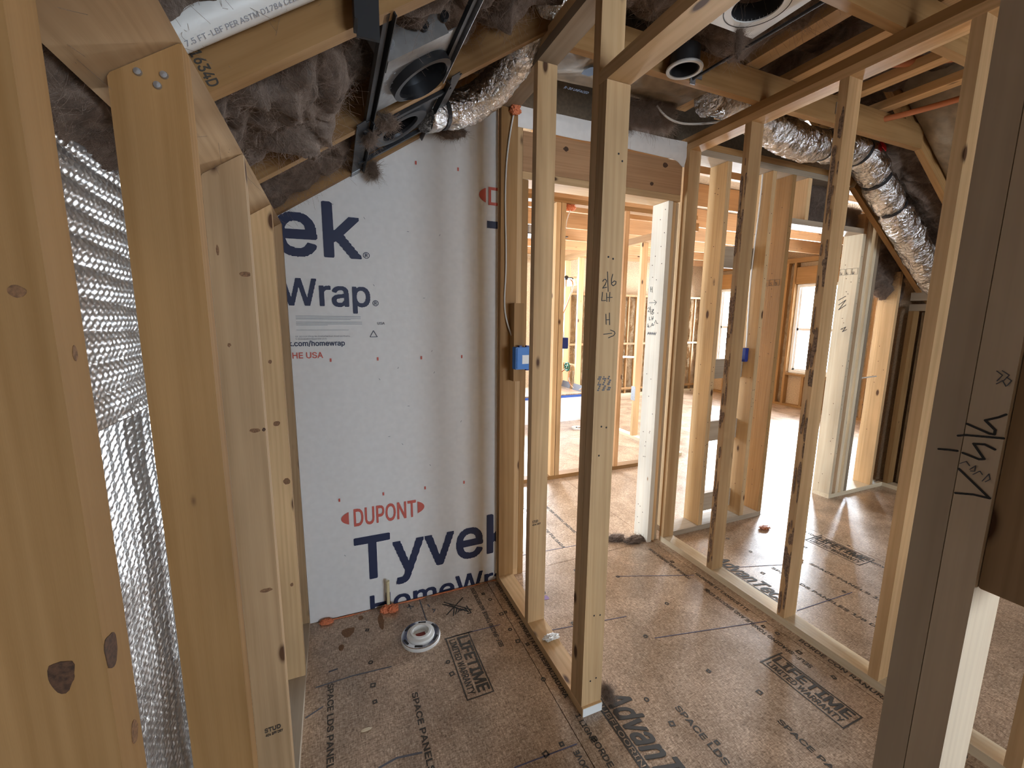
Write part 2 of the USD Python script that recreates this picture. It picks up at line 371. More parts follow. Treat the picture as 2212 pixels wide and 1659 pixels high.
floor = xf('floor', 'brown strand board subfloor with black printed lettering and chalk lines', 'floor', kind='structure')
seams = [-1.6, -0.465, 0.755, 1.975, 3.195, 4.415, 5.635, 6.855, 8.2]
for i in range(len(seams) - 1):
    x0, x1 = seams[i] + .0015, seams[i + 1] - .0015
    ends = {2: [-3.6, -0.28, 2.16, 4.6, 7.6], 3: [-3.6, -0.28, 2.16, 4.6, 7.6]}.get(i, [-3.6, -1.5, 0.94, 3.38, 5.82, 7.6] if i % 2 == 0 else [-3.6, -0.28, 2.16, 4.6, 7.6])
    if i == 1: ends = [-3.6, -1.5, 2.155, 4.6, 7.6]
    for a, b in zip(ends[:-1], ends[1:]):
        put(floor, 'subfloor_panel', box(x0, x1, a + .0015, b - .0015, -.023, 0, .0012), 'strand_board')
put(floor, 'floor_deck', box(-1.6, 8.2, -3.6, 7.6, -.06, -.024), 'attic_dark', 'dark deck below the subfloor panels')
FU, FV, BU, BV = (0, -1, 0), (1, 0, 0), (0, 1, 0), (-1, 0, 0)


def ftext(name, label, items, mat='ink_stamp'): put(floor, name, cat_(items), mat, label)


def frame_print(x0, x1, y0, y1, t=0.0055, over=0.02):
    sh = sg.box(0, 0, y0 - y1, x1 - x0).difference(sg.box(t, t, y0 - y1 - t, x1 - x0 - t))
    sh = sh.union(sg.box(-0.001, -over*0.2, t, x1 - x0 + over))
    return onto(extr(sh), (x0, y0, 0.0003), FU, FV)


def fat(s, h, o, u, v, w, **k): return cat_([text(s, h, np.array(o) + np.array(u)*a*h*.020 + np.array(v)*b*h*.010 + [0, 0, c*.00012], u, v, w, **k) for c, (a, b) in enumerate(((0, 0), (1, 0), (-1, 0), (0, 1), (0, -1)))])


def warranty(x0, x1, y0, y1, name='printed_warranty_mark'):
    W, L = x1 - x0, y0 - y1
    put(floor, name, cat_([frame_print(x0, x1, y0, y1), fat('LIFETIME', W*.42, (x0 + W*.48, y0 - L*.045, .0003), FU, FV, L*.90), text('LIMITED WARRANTY', W*.24, (x0 + W*.13, y0 - L*.05, .0003), FU, FV, L*.89)]), 'ink_stamp', 'printed box reading LIFETIME LIMITED WARRANTY')


warranty(0.422, 0.540, 1.800, 1.438); warranty(1.710, 1.832, 1.130, 0.786); warranty(2.998, 3.165, 1.765, 1.425)


def advantech(x0, y0, L, W, name, word='AdvanTech'):
    lg = fat(word, W*.66, (x0 + W*.30, y0, .0003), FU, FV, L, shear=0.25)
    bar = onto(extr(sg.box(-.012, 0, L + .03, W*.22)), (x0, y0, .0003), FU, FV)
    put(floor, name, cat_([lg, bar]), 'ink_stamp', 'large slanted black printed word over a black bar')
    put(floor, 'printed_bar_lettering', text('SUBFLOORING', W*.13, (x0 + W*.045, y0 - L*.03, .001), FU, FV, L*.62, bold=False, d=.0004), 'strand_board', 'pale word SUBFLOORING inside the black bar')


advantech(0.898, 1.255, 0.50, 0.150, 'printed_logo'); advantech(2.155, 1.83, 0.47, 0.125, 'printed_logo')
advantech(2.60, 0.52, 0.6, 0.12, 'printed_logo')
lines = [
    ('SPACE LDS PANELES 1/8 DE PULGADA', 0.022, -0.096, 1.732, FU, 0.78), ('SPACE PANELS 1/8 INCH', 0.022, 0.223, 1.557, FU, 0.56),
    ('SELF-SPACING TONGUE AND GROOVE EDGE', 0.021, 0.668, 1.652, BU, 0.47), ('BORDE CON RANURA Y LENGUETA AUTOESPACIADORA', 0.022, 0.795, 2.12, FU, 0.82), ('1 LIGNE', 0.02, 0.795, 1.22, FU, 0.12),
    ('BORDE CON RANURA', 0.022, 0.80, 1.12, FU, 0.36), ('TONGUE AND GROOVE', 0.021, 0.735, 0.8, BU, 0.3),
    ('SPACE LDS PANELES 1/8 DE PULGADA', 0.024, 1.18, 1.10, FU, 0.84), ('SPACE PANELS 1/8 INCH', 0.022, 1.505, 0.905, FU, 0.5),
    ('SELF-SPACING TONGUE AND GROOVE EDGE', 0.021, 1.905, 1.02, BU, 0.60), ('RAINURE ET LANGUETTE', 0.02, 1.955, 1.75, FU, 0.36), ('BORDE CON RANURA Y LENGUETA', 0.022, 2.0, 1.15, FU, 0.6),
    ('TONGUE AND GROOVE EDGE', 0.02, 1.90, 1.72, BU, 0.36),
    ('SPACE LDS PANELES 1/8 DE PULGADA', 0.022, 2.45, 1.62, FU, 0.8), ('SPACE PANELS 1/8 INCH', 0.022, 2.72, 1.56, FU, 0.55), ('SELF-SPACING TONGUE AND GROOVE EDGE', 0.022, 3.13, 1.2, BU, 0.75),
    ('SPACE PANELS 1/8 INCH', 0.022, 1.06, 2.9, FU, 0.55), ('SPACE LDS PANELES 1/8 DE PULGADA', 0.022, 1.35, 3.1, FU, 0.8), ('SELF-SPACING TONGUE AND GROOVE', 0.022, 1.55, 2.35, BU, 0.65),
]
for s, h, x, y, u, w in lines:
    v = FV if u is FU else BV
    put(floor, 'printed_line', text(s, h, (x, y, .0003), u, v, w, bold=True), 'ink_stamp')
# printed nailing marks: small square and round outlines in rows
marks = [(0.08, 2.0), (.08, 1.786), (.079, 1.658), (.079, 1.574), (.40, 1.659), (.40, 1.59), (.70, 2.05), (.72, 1.99), (.735, 1.86), (.76, 1.865), (.735, 1.74), (.74, 1.655), (.775, 1.62), (.755, 1.415), (.62, 1.13), (.69, 1.14),
         (1.02, 1.93), (1.05, 1.66), (1.27, 1.75), (1.33, 1.45), (1.02, 1.52), (1.45, 1.18), (1.10, 1.17), (1.12, 1.05), (1.22, .93), (1.03, .88), (1.56, 1.02), (1.93, 1.28), (1.95, 1.22), (1.93, 1.1), (1.93, .95), (1.9, 1.6), (1.92, 1.9),
         (2.3, 1.95), (2.5, 1.8), (2.35, 1.6), (2.62, 1.3), (2.55, 1.1), (2.9, 1.7), (3.2, 1.6), (2.5, 1.98), (1.3, 2.05), (1.5, 1.9), (1.6, 1.6)]
ms = []
for k, (x, y) in enumerate(marks):
    r = 0.011 if k % 3 else 0.009
    sh = (sg.Point(0, 0).buffer(r, quad_segs=3) if k % 3 == 1 else affinity.rotate(sg.box(-r, -r, r, r), (k*17) % 30 - 15)); sh = sh.difference(sh.buffer(-0.0055))
    ms.append(onto(extr(sh), (x, y, .0003), FU, FV))
put(floor, 'printed_nailing_mark', cat_(ms), 'ink_stamp', 'rows of small printed square and round nailing marks', kind='stuff')
pen = [([(.361, 2.147), (.362, 2.04), (.365, 1.935)], .0032), ([(-.14, 1.735), (.0, 1.74), (.161, 1.728)], .003), ([(-.172, 1.602), (-.114, 1.628)], .003), ([(.07, 1.305), (.13, 1.316), (.213, 1.302)], .0035),
       ([(.30, 2.115), (.305, 2.075)], .003), ([(.29, 2.09), (.305, 2.1), (.32, 2.085)], .003), ([(-.09, 1.80), (-.06, 1.803)], .004), ([(.395, 2.075), (.40, 2.055)], .003), ([(.41, 2.03), (.422, 2.02), (.41, 2.005)], .003)]
for a, r in pen: put(floor, 'pen_line', strokes([a], r, (0, 0, .0003), (1, 0, 0), (0, 1, 0)), 'ink_pale')
sc = []
for k in range(7):
    sc.append([(.47 + .018*k + .006*math.sin(5*k), 2.06 - .02*k + .012*((k % 3) - 1)), (.52 + .012*k, 2.0 - .012*k), (.50 + .014*k, 1.94 + .008*k)])
put(floor, 'pen_scribble', strokes(sc + [[(.48, 2.06), (.6, 1.95)], [(.47, 1.96), (.585, 2.06)]], .0028, (0, 0, .0003), (1, 0, 0), (0, 1, 0)), 'ink_black', 'black crossed out handwriting')
for a, b in [((1.365, 1.424), (1.98, 1.30)), ((.88, 1.665), (1.33, 1.60)), ((1.491, 1.908), (1.94, 1.74)), ((2.21, 1.294), (2.655, 1.278)), ((2.5, 1.02), (3.1, 1.06)), ((.46, 1.80), (.70, 1.79)), ((.5, 1.13), (.74, 1.12)), ((.95, 2.33), (1.45, 2.30)), ((2.2, 1.72), (2.6, 1.60))]:
    put(floor, 'chalk_line', strokes([[a, b]], .002, (0, 0, .0003), (1, 0, 0), (0, 1, 0)), 'chalk_blue')
for k, (x, y, rx, ry) in enumerate([(-.005, 2.02, .03, .03), (.055, 2.1, .012, .016), (-.04, 1.93, .012, .02), (.15, 2.035, .014, .05), (1.0, 1.89, .03, .018)]):
    sh = affinity.scale(sg.Point(0, 0).buffer(1, quad_segs=8), rx, ry); c = np.array(sh.exterior.coords)[:-1]; c *= 1 + .5*(noise(np.c_[c*60, np.full(len(c), k)], k)[:, None] - .5)
    put(floor, 'floor_stain', onto(extr(sg.Polygon(c).buffer(0)), (x, y, .0002), (1, 0, 0), (0, 1, 0)), 'knot_brown' if k < 4 else 'purple_primer')

# ------------------------------------------------------------------ left knee wall
wl = xf('wall_left', 'left knee wall of pine studs under a wide top plate', 'framed wall', kind='structure')
XI = -0.18
ys = [-1.2, -0.80, -0.40, 0.0, 0.399, 0.807, 1.265, 1.774, 2.108]
for k, y in enumerate(ys):
    zc = 1.914 - .66*.0445; b = cbox(zc - .038, .089, .038); p = np.array(b.vertices); p[:, 0] += np.where(p[:, 0] > 0, .66*p[:, 1], 0)   # top cut to the roof slope
    M = np.array([[0, 1, 0, XI - .0445], [0, 0, 1, y + .019], [1, 0, 0, (zc + .038)/2], [0, 0, 0, 1]], float)
    wood_mesh(wl, 'stud', 0, 0, 0, M, 'pine' if k == 7 else ('pine_amber' if k in (4, 5) else 'pine_dim'), 'amber stud with clear grain and three nail heads' if k == 5 else None, shape=trimesh.Trimesh(p, b.faces))
um = np.array([XI - .0575, 0, 1.915 - .66*.0575]) + np.array([-.66, 0, 1])/math.hypot(1, .66)*.0192
beam(wl, 'top_plate', um + [0, -1.6, 0], um + [0, 2.146, 0], .138, .038, (1, 0, .66), 'pine_dim')
lum(wl, 'bottom_plate', XI - .089, XI, -1.6, 2.146, 0, .037, 'pine_grey')
nails = [lathe([(0, 0), (.0055, 0), (.0045, .003), (0, .0035)], (x, .8065, z), (0, -1, 0), 10) for x, z in ((-.234, 1.864), (-.204, 1.866), (-.213, 1.851))]
put(wl, 'nail_head', cat_(nails), 'galvanised', 'three steel nail heads near the stud top')
put(wl, 'stud_stamp', cat_([text('STUD', .013, (-.245, 1.2635, .315), (1, 0, .06), (0, 0, 1), .042), text('404 SPF DRY', .008, (-.243, 1.2635, .301), (1, 0, .06), (0, 0, 1), .045)]), 'ink_stamp', 'grey mill stamp reading STUD')


def knot(parent, o, u, v, rx, ry, mat='knot_dark', seed=0):
    c = np.array(sg.Point(0, 0).buffer(1, quad_segs=6).exterior.coords)[:-1]; c = c*(1 + .5*(noise(np.c_[c*1.7, np.full(len(c), seed*1.3)], seed) - .5)[:, None])*[rx, ry]
    put(parent, 'knot', onto(extr(sg.Polygon(c).buffer(0), .0004), o, u, v), mat)


EX, EZ = (1, 0, 0), (0, 0, 1)
for k, (x, y, z, rx, ry, m) in enumerate([(-.206, .3989, 1.253, .008, .013, 'knot_dark'), (-.196, .3989, 1.544, .005, .004, 'knot_brown'), (-.196, 1.2649, 1.63, .012, .006, 'knot_brown'), (-.205, 1.2649, 1.228, .013, .006, 'knot_brown'), (-.184, 1.2649, 1.228, .004, .005, 'knot_dark'), (-.25, 1.2649, 1.685, .003, .012, 'knot_brown'), (-.21, 1.2649, .766, .014, .006, 'knot_brown'),
                                      (-.244, 1.2649, 1.454, .004, .005, 'knot_brown'), (-.214, 1.7739, 1.126, .011, .010, 'knot_brown'), (-.196, 1.7739, .895, .012, .014, 'knot_brown'), (-.22, 1.7739, 1.36, .006, .007, 'knot_brown'), (-.205, 1.7739, .46, .006, .008, 'knot_brown')]):
    knot(wl, (x, y, z), EX, EZ, rx, ry, m, k)
for k, (y, z, rx, ry) in enumerate([(.408, 1.259, .010, .014), (.425, 1.165, .006, .010), (.42, 1.5, .003, .006)]): knot(wl, (XI + .0001, y, z), (0, 1, 0), EZ, rx, ry, 'knot_dark' if k == 0 else 'knot_brown', 30 + k)
# foil faced bubble insulation behind the studs, in two sheets
def foil_sheet(y0, y1, zt0, zt1, zb0, zb1, x, seed, ridges):
    ny, nz = 420, 300
    s, t = np.meshgrid(np.linspace(0, 1, ny), np.linspace(0, 1, nz), indexing='ij')
    y = y0 + (y1 - y0)*s; zt = zt0 + (zt1 - zt0)*s; zb = zb0 + (zb1 - zb0)*s; z = zb + (zt - zb)*t
    wob = 2.5*(noise(np.stack([y*2.5, z*2.5, 0*y], -1), seed) - .5)
    if ridges == 'across': q = .004*np.abs(np.sin(z*62 + 1.4*y + wob*3)) + .0030*np.sin(y*330)*np.sin(z*290)
    else: q = .004*np.abs(np.sin(y*75 + wob)) + .0034*np.sin(z*300)*np.sin(y*310)
    q = q + .022*(fbm(np.stack([y*4, z*4, 0*y + seed], -1), 2, seed) - .5) + .004*(fbm(np.stack([y*22, z*22, 0*y], -1), 3, seed) - .5)
    P = np.stack([x + q, y, z], -1).reshape(-1, 3); B = P.copy(); B[:, 0] = x - .02
    i, j = np.meshgrid(np.arange(ny - 1), np.arange(nz - 1), indexing='ij'); i, j = i.ravel(), j.ravel(); A, Bq, C, D = i*nz + j, (i + 1)*nz + j, (i + 1)*nz + j + 1, i*nz + j + 1; N = ny*nz
    ring = np.r_[np.arange(ny)*nz, (ny - 1)*nz + np.arange(1, nz), np.arange(ny - 2, -1, -1)*nz + nz - 1, np.arange(nz - 2, 0, -1)]; r2 = np.roll(ring, -1)
    return trimesh.Trimesh(np.vstack([P, B]), np.vstack([np.c_[A, Bq, C], np.c_[A, C, D], np.c_[A, C, Bq] + N, np.c_[A, D, C] + N, np.c_[ring, ring + N, r2 + N], np.c_[ring, r2 + N, r2]]), process=False)


solo('foil_insulation', 'upper sheet of crinkled silver bubble foil behind the left wall studs', 'foil insulation', foil_sheet(-.4, 2.1, 1.72, 1.88, 1.345, 1.325, -.375, 3, 'across'), 'foil_bubble', smooth=True)
solo('foil_insulation', 'lower sheet of ribbed silver bubble foil behind the left wall studs', 'foil insulation', foil_sheet(-.4, 2.1, 1.40, 1.40, 0.0, 0.0, -.42, 5, 'up'), 'foil_bubble', smooth=True)
solo('insulation_batt', 'dark brown fibrous insulation above the silver foil behind the left wall', 'insulation', puffy((-.50, -.4, 1.70), (0, 2.5, 0), (0.02, 0, .33), .05, .07, 120, 40, 11, (5, 7)), 'insulation', smooth=True)

# ------------------------------------------------------------------ middle partition, its doorway and the near jamb
wc = xf('wall_center', 'middle stud partition with a doorway marked for a 2/6 door', 'framed wall', kind='structure')
XM0, XM1 = .815, .904
lum(wc, 'bottom_plate', XM0, XM1, 1.20, 2.146, 0, .038, 'pine')
lum(wc, 'stud', XM0, XM1, 2.108, 2.146, .038, 2.553, 'pine_amber'); lum(wc, 'stud', XM0, XM1, 1.704, 1.742, .038, 2.553, 'pine', 'yellowish stud with a mill stamp')
lum(wc, 'king_stud', XM0, XM1, 1.253, 1.291, .038, 2.95, 'pine'); lum(wc, 'jamb_stud', XM0, XM1, 1.210, 1.2515, .038, 2.257, 'pine', 'pale jamb stud with handwritten 2/6 LH H and an arrow')
lum(wc, 'top_plate', XM0, XM1, 1.292, 2.146, 2.5535, 2.5925, 'pine_grey'); lum(wc, 'top_plate', XM0, XM1, 1.292, 2.146, 2.593, 2.631, 'pine')
lum(wc, 'door_header', XM0, XM1, -0.60, 1.2525, 2.258, 2.298, 'pine'); lum(wc, 'king_stud', XM0, XM1, .289, .327, .0, 2.257, 'pine_taupe', 'grey near jamb stud'); lum(wc, 'jamb_stud', XM0, XM1, .250, .288, .0, 2.257, 'pine_taupe', 'grey near jamb stud with black marker scrawl')
lum(wc, 'wood_blocking', XM0 + .008, XM1, .065, .249, 1.159, 2.257, 'pine_dim', 'short amber board hanging between near studs')
put(wc, 'end_grain', box(XM0 + .001, XM1 - .001, 1.1985, 1.2005, .001, .037, .0004), 'white_paint', 'white painted end of the bottom plate')
N2 = 1.2095
put(wc, 'marker_writing', strokes([[(0.847, 1.682), (0.853, 1.619)], [(0.83, 1.651), (0.834, 1.656), (0.84, 1.658), (0.845, 1.653), (0.841, 1.642), (0.831, 1.629), (0.846, 1.632)],
    [(0.868, 1.675), (0.864, 1.659), (0.865, 1.643), (0.872, 1.638), (0.882, 1.644), (0.883, 1.652), (0.875, 1.654), (0.867, 1.647)], [(0.831, 1.615), (0.829, 1.588), (0.844, 1.589)], [(0.847, 1.613), (0.85, 1.586)], [(0.86, 1.616), (0.859, 1.586)], [(0.848, 1.599), (0.87, 1.6)],
    [(0.848, 1.544), (0.851, 1.51)], [(0.862, 1.548), (0.865, 1.509)], [(0.849, 1.525), (0.864, 1.526)], [(0.842, 1.477), (0.875, 1.48)], [(0.869, 1.491), (0.885, 1.486), (0.889, 1.48), (0.883, 1.472), (0.863, 1.465)]],
    .0013, (0, N2, 0), (1, 0, 0), (0, 0, 1)), 'ink_black', 'black marker writing 2/6 LH H with an arrow')
st = []
for k, x in enumerate((.826, .846, .866)):
    sh = shapely.union_all([sg.box(x + .011*((i*7 + k*3) % 3)/3, 1.283 + .0065*i, x + .004 + .011*((i*5 + k) % 4)/4 + .003, 1.288 + .0065*i) for i in range(8)]); st.append(onto(extr(sh), (0, N2, 0), (1, 0, 0), (0, 0, 1)))
put(wc, 'stud_stamp', cat_(st), 'ink_pale', 'faded blue grey mill stamps')
put(wc, 'stud_stamp', cat_([text('STUD', .012, (.829, 1.7035, .562), (1, 0, .04), (0, 0, 1), .03), text('404 DRY', .009, (.829, 1.7035, .548), (1, 0, .04), (0, 0, 1), .045)]), 'ink_stamp', 'mill stamp reading STUD')
hol = [lathe([(0, 0), (.0035, 0), (.003, .001), (0, .0012)], (x, 1.2098, z), (0, -1, 0), 8) for x, z in ((.848, 1.73), (.867, 1.725), (.85, 1.155), (.871, 1.15), (.855, .42), (.882, .415), (.851, .14), (.877, .145), (.87, 2.05), (.885, 2.03), (.845, 1.05))]
put(wc, 'nail_head', cat_(hol), 'ink_black', 'dark nail heads', kind='stuff')
put(wc, 'marker_writing', strokes([[(-a, b) for a, b in l] for l in [[(0.252, 1.41), (0.258, 1.405), (0.27, 1.398), (0.259, 1.387), (0.259, 1.381), (0.264, 1.381), (0.287, 1.389)], [(0.294, 1.37), (0.286, 1.373), (0.25, 1.378)], [(0.256, 1.361), (0.266, 1.365), (0.277, 1.363), (0.267, 1.349), (0.264, 1.345), (0.269, 1.343), (0.286, 1.347)], [(0.312, 1.345), (0.301, 1.347), (0.292, 1.348)], [(0.286, 1.287), (0.268, 1.292), (0.252, 1.293), (0.287, 1.323)]]], .0014, (.8145, 0, 0), (0, -1, 0), (0, 0, 1)), 'ink_black', 'thick black marker scrawl')
put(wc, 'pencil_writing', strokes([[(-a, b) for a, b in l] for l in [[(0.268, 1.466), (0.262, 1.461), (0.266, 1.453)], [(0.263, 1.467), (0.256, 1.462), (0.26, 1.454)], [(0.266, 1.449), (0.261, 1.454), (0.257, 1.447)], [(0.258, 1.459), (0.253, 1.455), (0.256, 1.448)], [(0.287, 1.331), (0.281, 1.336), (0.277, 1.331)], [(0.276, 1.326), (0.271, 1.333), (0.271, 1.325), (0.275, 1.324)], [(0.272, 1.32), (0.266, 1.327), (0.263, 1.323)], [(0.262, 1.314), (0.257, 1.326), (0.255, 1.319), (0.259, 1.314)]]],
    .0005, (.8145, 0, 0), (0, -1, 0), (0, 0, 1)), 'ink_pale', 'faint grey pencil scrawl')

# ------------------------------------------------------------------ right partition
wr = xf('wall_right', 'right stud partition with a doubled top plate crossing the room', 'framed wall', kind='structure')
XR0, XR1 = 2.03, 2.119
lum(wr, 'bottom_plate', XR0, XR1, -1.6, 2.148, 0, .038, 'pine_white'); lum(wr, 'top_plate', XR0, XR1, -1.6, 2.148, 2.535, 2.573, 'pine'); lum(wr, 'top_plate', XR0, XR1, -1.6, 2.148, 2.574, 2.612, 'pine_amber')
for y, m in ((2.108, 'pine'), (1.698, 'pine'), (1.248, 'pine'), (.842, 'pine'), (.44, 'pine'), (.0, 'pine'), (-.4, 'pine'), (-.8, 'pine')):
    bk = y in (1.698, 1.248); sd = lum(wr, 'stud', XR0, XR1, y, y + .038, .038, 2.535, m, 'stud whose left edge still carries dark bark' if bk else None)
    if bk:
        g = np.random.default_rng(int(y*1000)); sh = [affinity.scale(sg.Point(0, 0).buffer(1, quad_segs=4), g.uniform(.002, .009), g.uniform(.012, .07)) for _ in range(60)]
        sh = shapely.union_all([affinity.translate(q_, y + float(g.choice([.006, .014, .026, .03], p=[.3, .35, .2, .15])) + g.normal()*.003, g.uniform(.1, 2.45)) for q_ in sh]).intersection(sg.box(y + .0005, .04, y + .0375, 2.53)); put(wr, 'bark_edge', onto(extr(affinity.scale(sh, -1, 1, origin=(0, 0)), .0015), (XR0 - .0002, 0, 0), (0, -1, 0), (0, 0, 1)), 'bark', 'dark bark')

# ------------------------------------------------------------------ back wall (2x6) with its header, door opening, ladder blocking and jambs
wb = xf('wall_back', 'back stud wall with a wide brown header over its doorway', 'framed wall', kind='structure')
Y0, Y1 = 2.15, 2.29
lum(wb, 'king_stud', .906, .9115, Y0, Y1, .0, 2.55, 'pine'); lum(wb, 'king_stud', .9125, .951, Y0, Y1, .038, 2.55, 'pine'); lum(wb, 'jamb_stud', .952, .986, Y0, Y1, .0, 2.243, 'pine_amber')
lum(wb, 'bottom_plate', .40, .951, Y0 + .001, Y1, 0, .037, 'pine')
lum(wb, 'header_beam', .952, 2.018, Y0, Y0 + .045, 2.284, 2.478, 'beam_brown', 'wide brown header beam with dark knots'); lum(wb, 'header_beam', .952, 2.018, Y1 - .045, Y1, 2.284, 2.478, 'beam_brown')
lum(wb, 'header_plate', .952, 2.018, Y0, Y1, 2.245, 2.283, 'pine')
lum(wb, 'jamb_stud', 1.93, 1.9645, Y0, Y1, .0, 2.244, 'primed', 'whitish jamb stud with handwritten 2/8 LH and an arrow'); lum(wb, 'jamb_stud', 1.9655, 2.0, Y0 + .012, Y1, .0, 2.244, 'pine'); lum(wb, 'king_stud', 2.003, 2.028, Y0 + .02, Y1, .0, 2.244, 'pine_grey')
lum(wb, 'king_stud', 2.125, 2.163, Y0 + .06, Y1, .038, 2.535, 'pine_white')
for x, m in ((2.392, 'pine'), (2.815, 'pine'), (3.014, 'pine_amber')): lum(wb, 'stud', x, x + .038, Y0, Y1, .038, 2.535, m)
lum(wb, 'bottom_plate', 2.121, 3.052, Y0, Y1, 0, .037, 'pine_grey'); lum(wb, 'top_plate', 2.03, 4.70, Y0, Y1, 2.536, 2.574, 'pine_grey'); lum(wb, 'top_plate', 2.03, 4.40, Y0, Y1, 2.575, 2.613, 'pine_amber')
for z0, z1 in ((1.89, 2.035), (1.105, 1.245), (.635, .785), (.225 - .14, .225)): lum(wb, 'wood_blocking', 2.431, 2.814, Y1 - .045, Y1 - .005, z0, z1, 'pine_grey')
lum(wb, 'header_plate', 3.053, 3.90, Y0, Y1, 2.212, 2.25, 'pine_grey'); lum(wb, 'cripple_stud', 3.185, 3.223, Y0, Y1, 2.251, 2.535, 'pine'); lum(wb, 'cripple_stud', 3.62, 3.658, Y0, Y1, 2.251, 2.535, 'pine')
for k, (x, dy, m) in enumerate(((3.90, 0, 'pine_white'), (3.941, .02, 'joist_red'), (3.982, .0, 'pine_white'), (4.063, 0, 'pine_white'), (4.104, 0, 'pine_grey'))):
    lum(wb, 'jamb_stud', x, x + .038, Y0 + dy, Y1, .038, 2.2115 if k == 0 else 2.40 - .66*(x - 3.9), m, 'pale jamb stud with handwritten 2/8' if k == 0 else None)
lum(wb, 'stud', 4.49, 4.528, Y0, Y1, .038, 1.95, 'pine'); lum(wb, 'bottom_plate', 3.90, 4.69, Y0, Y1, 0, .037, 'pine_white')
# far right rafter end framing
JK = [[(2.269, 1.737), (2.263, 1.704)], [(2.254, 1.736), (2.249, 1.7)], [(2.266, 1.721), (2.251, 1.721)], [(2.272, 1.634), (2.212, 1.634)], [(2.228, 1.649), (2.204, 1.636), (2.22, 1.619)], [(2.284, 1.597), (2.272, 1.603), (2.262, 1.593), (2.279, 1.577), (2.261, 1.576)], [(2.259, 1.609), (2.25, 1.56)],
      [(2.244, 1.589), (2.226, 1.591), (2.243, 1.577), (2.221, 1.568), (2.235, 1.558), (2.242, 1.566), (2.226, 1.587)], [(2.264, 1.542), (2.262, 1.522), (2.247, 1.524)], [(2.24, 1.544), (2.235, 1.522)], [(2.225, 1.546), (2.229, 1.524)], [(2.239, 1.532), (2.224, 1.534)], [(2.272, 1.497), (2.273, 1.476), (2.258, 1.474), (2.262, 1.485), (2.274, 1.48)],
      [(2.246, 1.477), (2.23, 1.502), (2.22, 1.485)], [(2.234, 1.485), (2.211, 1.494)], [(2.202, 1.522), (2.209, 1.502)], [(2.193, 1.518), (2.192, 1.502), (2.177, 1.502)]]
put(wb, 'marker_writing', strokes([[(-a, b) for a, b in l] for l in JK], .0014, (1.9293, 0, 0), (0, -1, 0), (0, 0, 1)), 'ink_black', 'black handwriting H, arrow, 2/8 LH')
st = [onto(extr(shapely.union_all([sg.box(.006*i, .004*((i*5) % 3), .006*i + .004, .004*((i*5) % 3) + .012) for i in range(14)])), (1.9293, 2.272, 1.425), (0, -1, 0), (0, 0, 1))]
put(wb, 'stud_stamp', cat_(st), 'ink_pale', 'smeared blue grey mill stamp')


def grid_stamp(parent, o, u, v, n=3, s=.022):
    r = random.Random(int(o[0]*1000)); sh = []
    for k in range(n):
        sh.append(sg.box(k*s*1.15, 0, k*s*1.15 + s, s*1.25).difference(sg.box(k*s*1.15 + .0015, .0015, k*s*1.15 + s - .0015, s*1.25 - .0015)))
        for i in range(5):
            for j in range(5):
                if r.random() < .55: sh.append(sg.box(k*s*1.15 + .003 + i*.0034, .004 + j*.0042, k*s*1.15 + .006 + i*.0034, .0075 + j*.0042))
    put(parent, 'stud_stamp', onto(extr(shapely.union_all(sh)), o, u, v), 'ink_stamp', 'grey grid shaped mill stamp')


grid_stamp(wb, (3.0135, 2.285, 1.78), (0, -1, 0), (0, 0, 1), 3, .036); grid_stamp(wb, (3.8995, 2.288, 1.90), (0, -1, 0), (0, 0, 1), 3, .040)
put(wb, 'marker_writing', strokes([[(-2.27, 1.70), (-2.22, 1.73)], [(-2.265, 1.66), (-2.215, 1.70), (-2.26, 1.62), (-2.21, 1.66)], [(-2.225, 1.46), (-2.19, 1.48), (-2.21, 1.44), (-2.18, 1.46)]], .0022, (3.8993, 0, 0), (0, -1, 0), (0, 0, 1)), 'ink_black', 'scribbled black marker on the jamb')

for k, (x, z, r) in enumerate(((1.203, 2.427, .012), (1.884, 2.44, .014), (1.792, 2.324, .010), (1.09, 2.33, .009))): knot(wb, (x, Y0 - .0002, z), EX, EZ, r*1.3, r, 'knot_dark', 50 + k)
g = np.random.default_rng(5); nh = []
for x, z1, n in ((1.93, 2.2, 26), (2.392, 2.5, 12), (2.815, 2.5, 12), (3.014, 2.5, 14), (3.90, 2.1, 16), (4.49, 1.9, 8)):
    for k in range(n): nh.append(onto(extr(sg.Point(0, 0).buffer(.0032, quad_segs=2), .0006), (x - .0003, g.uniform(2.17, 2.275), g.uniform(.1, z1)), (0, -1, 0), (0, 0, 1)))
for x in (2.411, 2.834, 3.033, 3.92):
    for k in range(14): nh.append(onto(extr(sg.Point(0, 0).buffer(.003, quad_segs=2), .0006), (x + g.uniform(-.01, .01), 2.1497, g.uniform(.1, 2.3)), (1, 0, 0), (0, 0, 1)))
put(wb, 'nail_head', cat_(nh), 'knot_dark', 'small dark nail heads', kind='stuff')

# ------------------------------------------------------------------ right knee wall
wk = xf('wall_knee', 'low knee wall at the right under the roof slope with dark insulation between studs', 'framed wall', kind='structure')
lum(wk, 'bottom_plate', 4.69, 4.779, -1.6, 2.149, 0, .037, 'pine_white'); lum(wk, 'top_plate', 4.69, 4.779, -1.6, 2.149, 1.71, 1.781, 'pine_grey'); lum(wk, 'top_plate', 4.69, 4.779, -1.6, 2.149, 1.622, 1.68, 'pine_grey')
for y in (2.111, 1.70, 1.29, .88, .47, .06): lum(wk, 'stud', 4.69, 4.779, y, y + .038, .038, 1.621, 'pine_amber')

